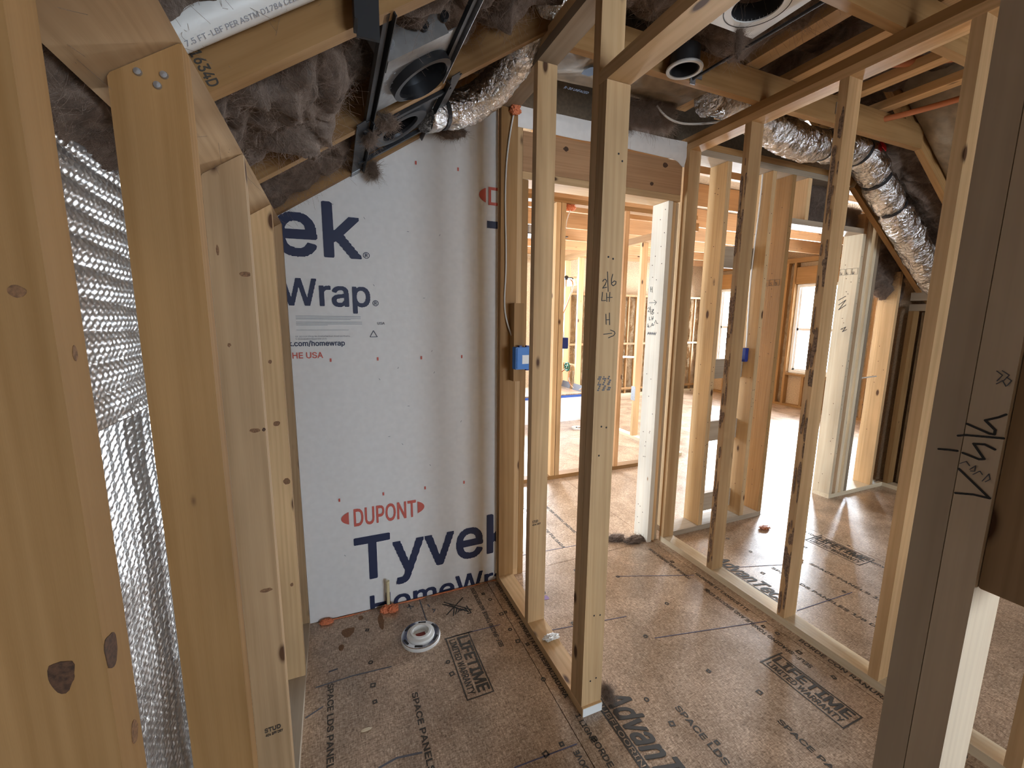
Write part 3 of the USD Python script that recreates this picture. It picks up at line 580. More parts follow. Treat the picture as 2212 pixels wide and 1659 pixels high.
# ------------------------------------------------------------------ house wrap on the back of the toilet room
wrap = xf('house_wrap', 'white house wrap sheet printed with large navy lettering and red marks', 'house wrap', (.3, 2.15, 0))
ny, nz = 90, 150
s, t = np.meshgrid(np.linspace(-.40, .8135, ny), np.linspace(0, 1, nz), indexing='ij')
ztop = np.minimum(1.952 + SL*(s + .19), 2.58) + .03; z = .002 + (ztop - .002)*t
q = np.stack([s*3.2, z*2.4, 0*s], -1); wrk = .0035*(fbm(q + .8*fbm(q*1.3, 3, 4)[..., None], 5, 2) - .5)
P = np.stack([s, 2.1490 + wrk, z], -1).reshape(-1, 3); B = P.copy(); B[:, 1] = 2.1515
i, j = np.meshgrid(np.arange(ny - 1), np.arange(nz - 1), indexing='ij'); i, j = i.ravel(), j.ravel(); A, Bq, C, D = i*nz + j, (i + 1)*nz + j, (i + 1)*nz + j + 1, i*nz + j + 1; N = ny*nz
put(wrap, 'wrap_sheet', trimesh.Trimesh(np.vstack([P, B]), np.vstack([np.c_[A, Bq, C], np.c_[A, C, D], np.c_[A, C, Bq] + N, np.c_[A, D, C] + N]), process=False), 'house_wrap', smooth=True)
YT = 2.1466
WX, WZ = (1, 0, 0), (0, 0, 1)


WLAB = {'Tyvek': 'large navy printed word near the floor', 'ek': 'last letters of a large navy printed word near the rafter', 'Wrap': 'navy printed word ending in wrap', 'k.com/homewrap': 'small navy printed web address', 'HE USA': 'red printed words HE USA', 'USA': 'tiny printed word USA'}


def wtext(s, h, x, z, w=None, mat='ink_navy', bold=True, name='printed_word'):
    put(wrap, name, trimesh.intersections.slice_mesh_plane(text(s, h, (x, YT, z), WX, WZ, w, bold), (-1, 0, 0), (.8125, 0, 0)), mat, WLAB.get(s))


wtext('Tyvek', .228, .042, .181, .862); wtext('ek', .228, -.215, 1.7955, .355)
wtext('Wrap', .114, -.205, 1.5755, .376)
# lower HomeWrap is cut off by the floor: only the upper part of the letters stands above it
hw = text('HomeWrap', .113, (.107, YT, -.038), WX, WZ, .88); hw = trimesh.intersections.slice_mesh_plane(trimesh.intersections.slice_mesh_plane(hw, (0, 0, 1), (0, 0, .004)), (-1, 0, 0), (.8125, 0, 0)); put(wrap, 'printed_word', hw, 'ink_navy', 'upper half of a navy printed word cut off by the floor')


def lens(xc, z0, z1, dirn):
    zm, h = (z0 + z1)/2, (z1 - z0)/2
    pts = [(xc, z0)] + [(xc + dirn*.036*(1 - ((z - zm)/h)**2)**.8, z) for z in np.linspace(z0 + .002, z1 - .002, 9)] + [(xc, z1)]
    return onto(extr(sg.Polygon(pts).buffer(0)), (0, YT, 0), WX, WZ)


put(wrap, 'printed_emblem', cat_([lens(.025, .496, .561, -1), lens(.366, .496, .561, 1), text('DUPONT', .088, (.048, YT, .482), WX, WZ, .31)]), 'ink_red', 'red printed emblem of capital letters between two rounded tips')
put(wrap, 'printed_emblem', cat_([lens(.748, 2.105, 2.175, -1), onto(extr(sg.box(.762, 2.095, .812, 2.182).difference(sg.box(.776, 2.109, .813, 2.168))), (0, YT, 0), WX, WZ)]), 'ink_red', 'left end of a second red emblem')
put(wrap, 'printed_word', onto(extr(sg.box(.755, 1.982, .8125, 2.017)), (0, YT, 0), WX, WZ), 'ink_navy', 'cut off navy letter at the right edge')
for x, z, r in ((.160, 1.808, .0145), (.193, 1.590, .0135)):
    ring = sg.Point(x, z).buffer(r).difference(sg.Point(x, z).buffer(r - .0026))
    put(wrap, 'printed_mark', cat_([onto(extr(ring), (0, YT, 0), WX, WZ), text('R', r*1.05, (x - r*.40, YT, z - r*.5), WX, WZ, r*.8)]), 'ink_navy')
wtext('k.com/homewrap', .0225, -.188, 1.392, .236); wtext('HE USA', .026, -.176, 1.336, .127, 'ink_red'); wtext('USA', .012, .198, 1.489, .034, bold=False)
wtext('er according to installation instructions.', .0075, -.158, 1.432, .232, 'ink_grey', False); wtext('5-85 Evaluation Report ESR 2375', .0075, -.158, 1.420, .128, 'ink_grey', False)
tri = sg.Polygon([(.163, 1.431), (.194, 1.431), (.1785, 1.459)]).buffer(.002); tri = tri.difference(tri.buffer(-.0026)); put(wrap, 'printed_mark', onto(extr(tri), (0, YT, 0), WX, WZ), 'ink_navy', 'small recycling triangle')
fine = [(1.526, .275), (1.521, .275), (1.516, .275), (1.511, .23), (1.500, .28), (1.495, .28), (1.490, .28), (1.485, .13), (1.463, .22)]
put(wrap, 'printed_fine_print', cat_([onto(extr(sg.box(-.152, z, -.152 + w, z + .0016)), (0, YT, 0), WX, WZ) for z, w in fine]), 'ink_grey', 'lines of illegibly fine grey print', kind='stuff')
tk = [(.399, 2.245), (.604, 2.244)] + [(x, 1.324) for x in (-.018, .193, .404, .615)] + [(x, .631) for x in (-.014, .195, .408, .622)]
put(wrap, 'printed_tick', cat_([onto(extr(sg.box(x - .0038, z - .008, x + .0038, z + .008)), (0, YT, 0), WX, WZ) for x, z in tk]), 'ink_red', 'rows of small red nailing ticks', kind='stuff')
sp = [(.02, 2.02), (.19, 1.67), (.29, 1.28), (.33, 1.08), (.20, 1.22), (.46, 1.36), (.35, 1.93), (.16, 1.97), (.51, 1.93), (.23, .93), (.30, .88), (.47, 1.25), (.42, 1.62), (.44, .75), (.61, .98), (.25, .30), (.0, .33)]
put(wrap, 'scuff_mark', cat_([strokes([[(x, z), (x + .008*math.cos(k*2.1), z + .008*math.sin(k*2.1))]], .0013, (0, YT, 0), WX, WZ) for k, (x, z) in enumerate(sp)]), 'ink_grey', 'small dark scuffs and staples', kind='stuff')
hem = xf('house_wrap', 'strip of white house wrap hanging over the brown header beam', 'house wrap', (1.5, 2.14, 2.48))
s, t = np.meshgrid(np.linspace(.89, 2.026, 110), np.linspace(0, 1, 14), indexing='ij'); zb = 2.485 + .012*(noise(np.stack([s*4, 0*s, 0*s], -1), 3) - .5) - .035*np.exp(-((s - 2.03)/.05)**2)
z = zb + (2.585 - zb)*t; y = 2.142 - .012*np.sin(t*2.6) - .012*(fbm(np.stack([s*7, z*20, 0*s], -1), 3, 6) - .5)
P = np.stack([s, y, z], -1).reshape(-1, 3); B = P + [0, .003, 0]; n1, n2 = s.shape
i, j = np.meshgrid(np.arange(n1 - 1), np.arange(n2 - 1), indexing='ij'); i, j = i.ravel(), j.ravel(); A, Bq, C, D = i*n2 + j, (i + 1)*n2 + j, (i + 1)*n2 + j + 1, i*n2 + j + 1; N = n1*n2
put(hem, 'wrap_sheet', trimesh.Trimesh(np.vstack([P, B]), np.vstack([np.c_[A, Bq, C], np.c_[A, C, D], np.c_[A, C, Bq] + N, np.c_[A, D, C] + N]), process=False), 'house_wrap', smooth=True)

# ------------------------------------------------------------------ ceiling: rafters, joists, roof deck
ce = xf('ceiling', 'open roof framing of pine rafters and joists under dark sheathing', 'ceiling', kind='structure')
cs = 1/math.hypot(1, SL); dl = np.array([cs, 0, SL*cs]); nl = np.array([-SL*cs, 0, cs])      # left slope: along, outward
dr = np.array([cs, 0, -SL*cs]); nr = np.array([SL*cs, 0, cs])
RD = .235
for y, m in ((-.60, 'pine_amber'), (-.08, 'pine_amber'), (.50, 'pine_amber'), (1.042, 'pine_amber'), (1.622, 'pine_amber'), (2.105, 'pine_amber')):
    a = np.array([-.95, y + .019, zl(-.95)]); b = np.array([2.15, y + .019, zl(2.15)])
    beam(ce, 'rafter', a + nl*RD/2, b + nl*RD/2, .038, RD, (0, 1, 0), m)
for y in (-.60, -.08, .50, 1.10, 1.675, 2.108):
    a = np.array([2.2, y + .019, zr(2.2)]); b = np.array([5.6, y + .019, zr(5.6)])
    beam(ce, 'rafter', a + nr*RD/2, b + nr*RD/2, .038, RD, (0, 1, 0), 'pine_amber')
a, b = np.array([3.60, 2.09, zr(3.60) - .035]), np.array([4.70, 2.09, zr(4.70) - .03]); beam(ce, 'slope_brace', a, b, .038, .089, (0, 1, 0), 'pine_amber')
for s_, n_, x0, x1, zf, nm in ((dl, nl, -1.0, 2.17, zl, 0), (dr, nr, 2.17, 5.9, zr, 1)):
    a = np.array([x0, .2, zf(x0)]) + n_*(RD + .012); b = np.array([x1, .2, zf(x1)]) + n_*(RD + .012)
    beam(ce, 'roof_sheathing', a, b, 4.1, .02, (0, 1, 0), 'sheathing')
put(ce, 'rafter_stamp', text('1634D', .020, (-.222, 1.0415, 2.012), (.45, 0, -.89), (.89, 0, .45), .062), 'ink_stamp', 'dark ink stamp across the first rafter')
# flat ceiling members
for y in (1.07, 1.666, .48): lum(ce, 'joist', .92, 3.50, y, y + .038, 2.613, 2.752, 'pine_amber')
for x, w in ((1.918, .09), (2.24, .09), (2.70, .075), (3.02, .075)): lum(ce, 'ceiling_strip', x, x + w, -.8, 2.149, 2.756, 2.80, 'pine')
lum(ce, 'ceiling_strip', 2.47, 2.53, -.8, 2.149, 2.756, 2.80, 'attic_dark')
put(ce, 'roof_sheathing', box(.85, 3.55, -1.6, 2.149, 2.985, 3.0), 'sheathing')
# gable closing above the back wall
put(ce, 'gable_sheathing', onto(extr(sg.Polygon([(.95, 2.62), (4.3, 2.62), (3.3, 2.78), (2.2, 3.75), (1.0, 2.95)]), .012), (0, 2.30, 0), (1, 0, 0), (0, 0, 1)), 'sheathing')
for k in range(7):
    y = 2.55 + k*.70; lum(ce, 'joist', 1.2, 7.5, y, y + .038, 2.60, 2.80, 'joist_red')
put(ce, 'roof_sheathing', box(-1.6, 8.2, 2.31, 7.6, 2.805, 2.83), 'outside_wall')

# ------------------------------------------------------------------ insulation
def fibres(owner, mesh, n, length=.030, width=.0005, seed=1, mat='fibre_light'):
    """Loose fibres that stand off the face of a batt: thin curves, one part."""
    g = np.random.default_rng(seed); v, f = np.asarray(mesh.vertices), np.asarray(mesh.faces); a, b, c = v[f[:, 0]], v[f[:, 1]], v[f[:, 2]]
    nrm = np.cross(b - a, c - a); ar = np.linalg.norm(nrm, axis=1); pick = g.choice(len(f), n, p=ar/ar.sum()); w = g.random((n, 2)); w = np.where(w.sum(1, keepdims=True) > 1, 1 - w, w)
    p = a[pick] + w[:, :1]*(b - a)[pick] + w[:, 1:]*(c - a)[pick]; nn = nrm[pick]/np.maximum(ar[pick], 1e-12)[:, None]
    d = g.normal(size=(n, 3)); d -= nn*(d*nn).sum(1, keepdims=True)*.75; d = d/np.linalg.norm(d, axis=1, keepdims=True) + nn*.25; bend = g.normal(size=(n, 3))*.6
    L = length*(.3 + g.random(n)**2*1.4); t = np.linspace(0, 1, 5)
    P = p[:, None] + L[:, None, None]*(t[None, :, None]*d[:, None] + t[None, :, None]**2*bend[:, None]) - owner['loc']
    cv = UsdGeom.BasisCurves.Define(stage, numbered(owner['path'], 'loose_fibres')); cv.CreateTypeAttr('linear'); cv.CreateCurveVertexCountsAttr(Vt.IntArray.FromNumpy(np.full(n, 5, np.int32)))
    cv.CreatePointsAttr(Vt.Vec3fArray.FromNumpy(P.reshape(-1, 3).astype(np.float32))); cv.CreateWidthsAttr(Vt.FloatArray([width])); cv.SetWidthsInterpolation('constant')
    UsdShade.MaterialBindingAPI.Apply(cv.GetPrim()).Bind(MAT[mat]); keys(cv.GetPrim(), None, None, None, 'stuff')


_bn = [0]


def batt(name_label, mesh, mat='insulation', n=14000):
    o = solo('insulation_batt', name_label, 'insulation', mesh, mat, smooth=True); _bn[0] += 1
    if n: fibres(o, mesh, n, seed=_bn[0])
    return o


def lbatt(x0, x1, y0, y1, d, depth, amp, seed, n=(170, 60), f=(6, 8), edge=.12):
    o = np.array([x0, y1, zl(x0)]) + nl*d; L = (x1 - x0)/cs
    return puffy(o, dl*L, (0, y0 - y1, 0), depth, amp, *n, seed, f, edge)


def rbatt(x0, x1, y0, y1, d, depth, amp, seed, n=(150, 60), f=(6, 8)):
    o = np.array([x0, y1, zr(x0)]) + nr*d; L = (x1 - x0)/cs
    return puffy(o, dr*L, (0, y0 - y1, 0), depth, amp, *n, seed, f)


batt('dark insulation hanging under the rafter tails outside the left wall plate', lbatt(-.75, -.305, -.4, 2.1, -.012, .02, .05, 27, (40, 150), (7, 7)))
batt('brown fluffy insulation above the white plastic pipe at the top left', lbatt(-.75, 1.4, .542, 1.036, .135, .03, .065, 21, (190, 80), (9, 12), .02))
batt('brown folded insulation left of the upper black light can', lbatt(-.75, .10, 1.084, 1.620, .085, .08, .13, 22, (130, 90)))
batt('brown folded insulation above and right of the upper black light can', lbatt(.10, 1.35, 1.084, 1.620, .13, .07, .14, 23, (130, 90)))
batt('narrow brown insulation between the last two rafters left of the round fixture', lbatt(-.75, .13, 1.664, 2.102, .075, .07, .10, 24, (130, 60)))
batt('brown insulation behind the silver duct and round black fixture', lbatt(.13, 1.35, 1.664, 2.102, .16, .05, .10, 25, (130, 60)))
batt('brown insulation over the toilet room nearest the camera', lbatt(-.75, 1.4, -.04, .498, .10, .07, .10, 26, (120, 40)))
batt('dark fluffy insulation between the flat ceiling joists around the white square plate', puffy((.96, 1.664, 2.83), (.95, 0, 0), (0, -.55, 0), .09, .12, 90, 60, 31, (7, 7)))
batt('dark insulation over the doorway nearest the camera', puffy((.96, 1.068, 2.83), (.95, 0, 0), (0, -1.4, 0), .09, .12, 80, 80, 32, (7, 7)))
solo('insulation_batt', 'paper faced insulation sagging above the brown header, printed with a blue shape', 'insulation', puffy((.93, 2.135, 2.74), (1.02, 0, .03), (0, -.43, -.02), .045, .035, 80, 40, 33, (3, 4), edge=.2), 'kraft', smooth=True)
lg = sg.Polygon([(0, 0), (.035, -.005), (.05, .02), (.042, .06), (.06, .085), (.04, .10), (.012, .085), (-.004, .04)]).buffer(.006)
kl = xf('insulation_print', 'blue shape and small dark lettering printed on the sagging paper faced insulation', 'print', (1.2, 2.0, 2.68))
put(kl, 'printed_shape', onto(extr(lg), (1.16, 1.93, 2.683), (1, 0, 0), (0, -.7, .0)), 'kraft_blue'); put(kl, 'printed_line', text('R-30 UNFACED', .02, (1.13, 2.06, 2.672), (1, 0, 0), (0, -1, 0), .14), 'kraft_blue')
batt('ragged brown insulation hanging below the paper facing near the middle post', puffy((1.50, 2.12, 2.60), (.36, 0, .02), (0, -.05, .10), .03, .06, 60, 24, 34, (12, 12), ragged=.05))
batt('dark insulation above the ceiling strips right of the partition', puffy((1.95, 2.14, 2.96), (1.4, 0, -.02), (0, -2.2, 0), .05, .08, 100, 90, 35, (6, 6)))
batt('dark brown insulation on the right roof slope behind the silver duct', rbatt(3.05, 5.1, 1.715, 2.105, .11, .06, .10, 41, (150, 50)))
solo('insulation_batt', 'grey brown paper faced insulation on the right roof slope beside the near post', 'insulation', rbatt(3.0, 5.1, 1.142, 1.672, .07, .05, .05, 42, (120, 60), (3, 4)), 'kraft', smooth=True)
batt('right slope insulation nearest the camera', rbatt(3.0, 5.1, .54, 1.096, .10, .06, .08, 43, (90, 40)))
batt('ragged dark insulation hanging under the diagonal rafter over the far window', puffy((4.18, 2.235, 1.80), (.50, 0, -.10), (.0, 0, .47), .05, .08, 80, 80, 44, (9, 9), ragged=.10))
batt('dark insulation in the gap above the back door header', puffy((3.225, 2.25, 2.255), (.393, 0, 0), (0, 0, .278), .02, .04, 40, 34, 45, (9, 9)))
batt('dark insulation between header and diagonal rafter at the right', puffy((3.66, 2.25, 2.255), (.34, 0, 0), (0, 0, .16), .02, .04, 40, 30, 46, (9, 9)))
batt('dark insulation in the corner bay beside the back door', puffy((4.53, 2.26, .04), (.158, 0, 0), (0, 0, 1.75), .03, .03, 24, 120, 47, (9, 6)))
solo('insulation_batt', 'paper faced insulation between the studs of the right knee wall', 'insulation', puffy((4.80, 2.10, .04), (0, -3.4, 0), (0, 0, 1.57), .05, .02, 140, 60, 48, (3, 3)), 'kraft', smooth=True)
for k, (c, sz, lab) in enumerate([((.20, 2.085, 2.165), (.022, .014, .035), 'tuft of brown insulation below the round black fixture'), ((.20, 1.655, 2.20), (.05, .05, .025), 'tuft of insulation caught between the two black fixtures'), ((.155, 1.72, 2.165), (.022, .06, .025), 'tuft of insulation on the left edge of the round fixture'), ((.55, 2.10, 2.40), (.09, .03, .045), 'clump of brown insulation below the silver duct at the wrap'),
                                  ((1.515, 1.36, 2.60), (.016, .016, .075), 'wisp of insulation hanging from the hole of the white square plate'), ((.95, 1.23, .030), (.018, .03, .03), 'scrap of brown insulation at the foot of the marked post')]):
    m = wisp(c, np.array(sz)*.8, 60 + k); fibres(solo('insulation_tuft', lab, 'insulation', m, 'insulation', smooth=True), m, 1800, .018, .0005, 60 + k)
m = wisp((1.754, 2.266, .012), (.06, .035, .014), 71, 4, .8); fibres(solo('insulation_scrap', 'left scrap of grey insulation on the floor by the white jamb', 'insulation scrap', m, 'insulation', smooth=True), m, 1200, .016, .0005, 71)
m = wisp((1.86, 2.20, .012), (.075, .03, .015), 72, 4, .8); fibres(solo('insulation_scrap', 'right scrap of grey insulation on the floor by the white jamb', 'insulation scrap', m, 'insulation', smooth=True), m, 1200, .016, .0005, 71)
solo('fibre_fluff', 'small white fluff lying on the bottom plate of the middle partition', 'fluff', wisp((.875, 1.57, .045), (.035, .018, .008), 73, 4, .8), 'white_plastic', smooth=True)

# ------------------------------------------------------------------ black ceiling fixtures on the left slope
def sp_(x, y, d=0.0): return np.array([x, y, zl(x)]) - nl*d


def sbar(parent, name, a, b, w, t, mat, label=None):
    a, b = np.array(a), np.array(b); m = cbox(np.linalg.norm(b - a), w, t, .001); e = (b - a)/np.linalg.norm(b - a); n = -nl - e*((-nl) @ e); n /= np.linalg.norm(n); s = np.cross(n, e)
    v = m.vertices @ np.array([e, s, n]) + (a + b)/2; return put(parent, name, trimesh.Trimesh(v, m.faces, process=False), mat, label)


def plate_hole(parent, name, x0, x1, y0, y1, cx, cy, r, d, t, mat, label=None):
    L = lambda x: (x - cx)/cs
    sh = sg.box(L(x0), y0 - cy, L(x1), y1 - cy).difference(sg.Point(0, 0).buffer(r, quad_segs=16))
    m = extr(sh, t); p = m.vertices; v = sp_(cx, cy, d) + p[:, :1]*dl + p[:, 1:2]*np.array([0, 1.0, 0]) + p[:, 2:]*nl
    m2 = trimesh.Trimesh(v, m.faces); m2.fix_normals(); return put(parent, name, m2, mat, label)


c1 = sp_(.293, 1.46)
la = xf('light_housing', 'upper black metal recessed light housing with tilted reflector between rafters', 'recessed light', tuple(c1))
plate_hole(la, 'mounting_plate', .155, .372, 1.29, 1.60, .293, 1.46, .098, -.012, .003, 'steel_plate')
for x, y0, y1, nm in ((.142, 1.05, 1.615, 0), (.376, .72, 1.58, 1)):
    sbar(la, 'bar_hanger', sp_(x, y0, -.006), sp_(x, y1, -.006), .016, .012, 'black_steel'); sbar(la, 'bar_hanger', sp_(x + .014, y0, .0), sp_(x + .014, y1, .0), .003, .02, 'galvanised' if nm else 'black_steel')
put(la, 'collar', lathe([(.086, -.012), (.104, -.012), (.104, .055), (.086, .055)], c1, nl, 40), 'black_plastic', 'black ring around the opening', smooth=30)
tilt = nl + .18*np.array([0, 1, 0]) + .1*dl
put(la, 'reflector', lathe([(.092, -.004), (.090, -.008), (.06, .10), (.0, .11), (0, .105), (.055, .096)], c1, tilt, 40), 'black_steel', 'glossy dark reflector cone', smooth=30)
put(la, 'junction_box', (lambda m: trimesh.Trimesh(m.vertices @ np.array([dl, [0, 1, 0], nl]) + sp_(.26, 1.315, -.05), m.faces, process=False))(cbox(.20, .06, .085, .002)), 'steel_plate')
for k, (x, y) in enumerate(((.20, 1.345), (.29, 1.335), (.345, 1.335))): put(la, 'knockout', lathe([(0, 0), (.011, 0), (.011, .014), (0, .014)], sp_(x, y - .058, -.04), (0, -1, 0), 14), 'black_steel' if k else 'galvanised')
put(la, 'plate_hole', cat_([lathe([(0, 0), (.003, 0), (.003, .001), (0, .001)], sp_(.165 + .02*(k % 3), 1.37 + .045*(k//3) + .012*(k % 2), -.0085), -nl, 8) for k in range(10)]), 'galvanised', 'small punched holes', kind='stuff')
spr = [sp_(.166 + .005*math.cos(k*1.1), 1.30 + .0035*k*0 + .0006*k, -.015 + .005*math.sin(k*1.1)) for k in range(70)]
put(la, 'spring', tube(spr, .0014, 6), 'black_steel')
solo('metal_strap', 'wide flat black metal strap folded over the first rafter', 'strap', (lambda m: m)(cat_([box(.076, .122, 1.028, 1.036, 2.103, 2.62), box(.070, .077, .985, 1.036, 2.11, 2.62)])), 'black_plastic')

c2 = sp_(.275, 1.815)
lb = xf('light_housing', 'lower square black fixture frame with a round black opening against the wrap', 'recessed light', tuple(c2))
plate_hole(lb, 'mounting_plate', .155, .415, 1.69, 1.99, .275, 1.815, .10, -.006, .003, 'black_plastic')
put(lb, 'trim_ring', lathe([(.078, .0), (.118, .0), (.122, -.005), (.118, -.012), (.094, -.014), (.080, -.010)], c2, nl, 48), 'black_steel', 'dark grey round trim ring', smooth=30)
put(lb, 'inner_can', lathe([(.082, -.006), (.084, .0), (.080, .12), (0, .125), (0, .12), (.076, .115)], c2, nl, 48), 'black_gloss', 'glossy black inner can', smooth=30)
put(lb, 'lamp_socket', lathe([(0, .10), (.016, .10), (.018, .075), (.012, .07), (0, .072)], c2, nl, 20), 'chrome', 'small shiny socket at the centre', smooth=30)
for x, y0, y1 in ((.125, 1.60, 2.14), (.445, 1.60, 2.12)):
    sbar(lb, 'bar_hanger', sp_(x, y0, .002), sp_(x + .004, y1, .002), .050, .003, 'black_steel'); sbar(lb, 'bar_hanger', sp_(x + .028*(1 if x < .3 else -1), y0, .008), sp_(x + .03*(1 if x < .3 else -1), y1, .008), .004, .02, 'black_steel')
    sbar(lb, 'nail_tab', sp_(x, y1 - .045, .0045), sp_(x, y1 + .004, .0045), .042, .002, 'galvanised', 'bare steel nailing tab'); sbar(lb, 'nail_tab', sp_(x - .01, y0 - .03, .0045), sp_(x, y0 + .03, .0045), .034, .002, 'black_steel')
sbar(lb, 'cross_rail', sp_(.13, 2.0, .004), sp_(.44, 2.0, .004), .022, .014, 'black_steel'); sbar(lb, 'cross_rail', sp_(.13, 1.675, .004), sp_(.44, 1.675, .004), .022, .014, 'black_steel')

# ------------------------------------------------------------------ ceiling items over the hall
wpn = xf('ceiling_plate', 'white square ceiling plate with a large round hole', 'ceiling plate', (1.48, 1.25, 2.64))
sh = sg.box(1.365, 1.02, 1.605, 1.375).difference(sg.Point(1.462, 1.245).buffer(.083, quad_segs=24)); m = extr(sh, .012); m.apply_translation([0, 0, 2.64]); put(wpn, 'square_plate', m, 'white_paint')
put(wpn, 'ring_groove', onto(extr(sg.Point(0, 0).buffer(.110, quad_segs=24).difference(sg.Point(0, 0).buffer(.107, quad_segs=24)), .0006), (1.462, 1.245, 2.6398), (1, 0, 0), (0, -1, 0)), 'ink_black', 'thin dark circle around the hole')
put(wpn, 'can_wall', lathe([(.083, 0), (.086, 0), (.086, .06), (.083, .06)], (1.462, 1.245, 2.645), (0, 0, 1), 40), 'black_plastic', smooth=30)
rl = xf('light_housing', 'small round recessed light can with a pale grey rim beside the joist', 'recessed light', (1.475, 1.62, 2.60))
put(rl, 'rim', lathe([(.062, 0), (.075, 0), (.077, .005), (.075, .010), (.062, .010)], (1.475, 1.60, 2.605), (0, 0, 1), 40), 'grey_plastic', 'pale grey rim', smooth=30)
put(rl, 'can_wall', lathe([(.056, .002), (.062, .008), (.060, .085), (0, .09), (0, .085), (.055, .08)], (1.475, 1.60, 2.605), (0, 0, 1), 40), 'black_plastic', smooth=30)
put(rl, 'lamp_wire', tube(spline([(1.45, 1.60, 2.66), (1.47, 1.61, 2.645), (1.49, 1.60, 2.66), (1.50, 1.60, 2.70)], 16), .003, 6), 'copper')
br = xf('bar_hanger', 'dark bar hanger running from the joist past the small round light', 'bracket', (1.6, 1.4, 2.62))
put(br, 'rod', tube([(1.585, 1.66, 2.622), (1.625, 1.10, 2.622)], .0065, 8), 'black_steel'); put(br, 'nail_tab', box(1.57, 1.60, 1.660, 1.665, 2.60, 2.655), 'galvanised', 'grey steel tab')
for k, (x, y, z, lab) in enumerate(((1.60, 1.6645, 2.63, 'grey steel plate nailed on the joist below the round light'), (2.62, 1.6645, 2.66, 'grey steel plate on the joist right of the partition'))):
    solo('nail_plate', lab, 'nail plate', box(x, x + .04, y - .003, y, z, z + .06), 'galvanised')
solo('cable', 'dark round cable running between the ceiling strips', 'cable', tube([(2.40, 2.10, 2.765), (2.385, -.5, 2.765)], .016, 10), 'black_plastic', smooth=True)
solo('cable', 'thin grey cable beside the dark round cable between the ceiling strips', 'cable', tube([(2.43, 2.10, 2.758), (2.42, -.5, 2.758)], .006, 8), 'grey_plastic', smooth=True)
solo('orange_pipe', 'orange plastic pipe seen above the white square plate', 'pipe', tube(spline([(1.78, 2.1, 2.79), (1.80, 1.5, 2.80), (1.76, .2, 2.81)], 20), .022, 12), 'orange_pipe', smooth=True)
solo('orange_pipe', 'short curved orange pipe crossing between the right ceiling strips', 'pipe', tube(spline([(2.50, 1.52, 2.83), (2.74, 1.36, 2.80), (2.95, 1.22, 2.82)], 20), .022, 12), 'orange_pipe', smooth=True)
solo('orange_pipe', 'long orange pipe under the last ceiling strip on the right', 'pipe', tube(spline([(3.06, 1.72, 2.715), (3.14, 1.5, 2.715), (3.19, 1.2, 2.715), (3.2, .6, 2.715)], 20), .016, 12), 'orange_pipe', smooth=True)

# ------------------------------------------------------------------ silver flexible ducts
def duct(name_label, pts, r, n, seed, ties=(), bag=.10, thing_loc=None):
    p = spline(pts, n); L = np.r_[0, np.cumsum(np.linalg.norm(np.diff(p, axis=0), axis=1))]
    rr = np.full(n, float(r))
    for tpos in ties: rr *= 1 - .20*np.exp(-((L - tpos)/.025)**2)
    def rad(i, a): 
        q = np.stack([np.full_like(a, L[i]*16), 2.2*np.cos(a), 2.2*np.sin(a)], -1); return 1 + bag*(fbm(q, 4, seed) - .5)*2 + .018*np.sin(L[i]*210 + 3*np.cos(a) + 6*noise(q, seed + 2))
    t = xf('flexible_duct', name_label, 'duct', tuple(p[n//2] - [0, 0, r]))
    put(t, 'duct_sleeve', tube(p, rr, 40, rad), 'foil', smooth=True)
    for tpos in ties:
        i = int(np.argmin(abs(L - tpos))); d = p[min(i + 1, n - 1)] - p[max(i - 1, 0)]; k = rr[i] + .003
        put(t, 'duct_strap', lathe([(k - .012, -.009), (k + .005, -.009), (k + .005, .009), (k - .012, .009)], p[i], d, 32), 'black_plastic', 'dark strap around the duct')
    return t


def P3(x, y, d): return tuple(np.array([x, y, zl(x)]) - nl*d)
duct('shiny silver duct bending from the black round fixture behind the middle partition plate', [P3(.40, 1.90, -.02), P3(.47, 1.93, .0), P3(.57, 1.95, .02), P3(.68, 1.90, .02), P3(.78, 1.78, -.02), P3(.95, 1.58, -.12)], .072, 110, 3, ties=(.095,))
dt = duct('long silver duct lying over the back wall plate and down the right roof slope', [(1.95, 1.92, 2.74), (2.25, 1.93, 2.725), (2.6, 1.93, 2.635), (2.95, 1.93, 2.635), (3.30, 1.91, 2.64), (3.55, 1.93, 2.52), (3.85, 1.93, 2.31), (4.2, 1.93, 2.07), (4.58, 1.93, 1.83)], .098, 260, 9, ties=(1.02, 1.36, 1.66, 1.95), bag=.16)
ax = np.array([.9, 0, -.42]); ax /= np.linalg.norm(ax); e1 = np.array([0, -1.0, 0]); e2 = np.cross(ax, e1); tv = []
for i in range(2):
    for j in range(9):
        for k in range(2): th = -.95 + .11*j; tv.append(np.array([3.36, 1.905, 2.63]) + ax*(.05*i - .025) + (.103 + .003*k)*(math.cos(th)*e1 + math.sin(th)*e2))
put(dt, 'red_tape', trimesh.Trimesh(tv).convex_hull, 'red_tape', 'patch of red tape')

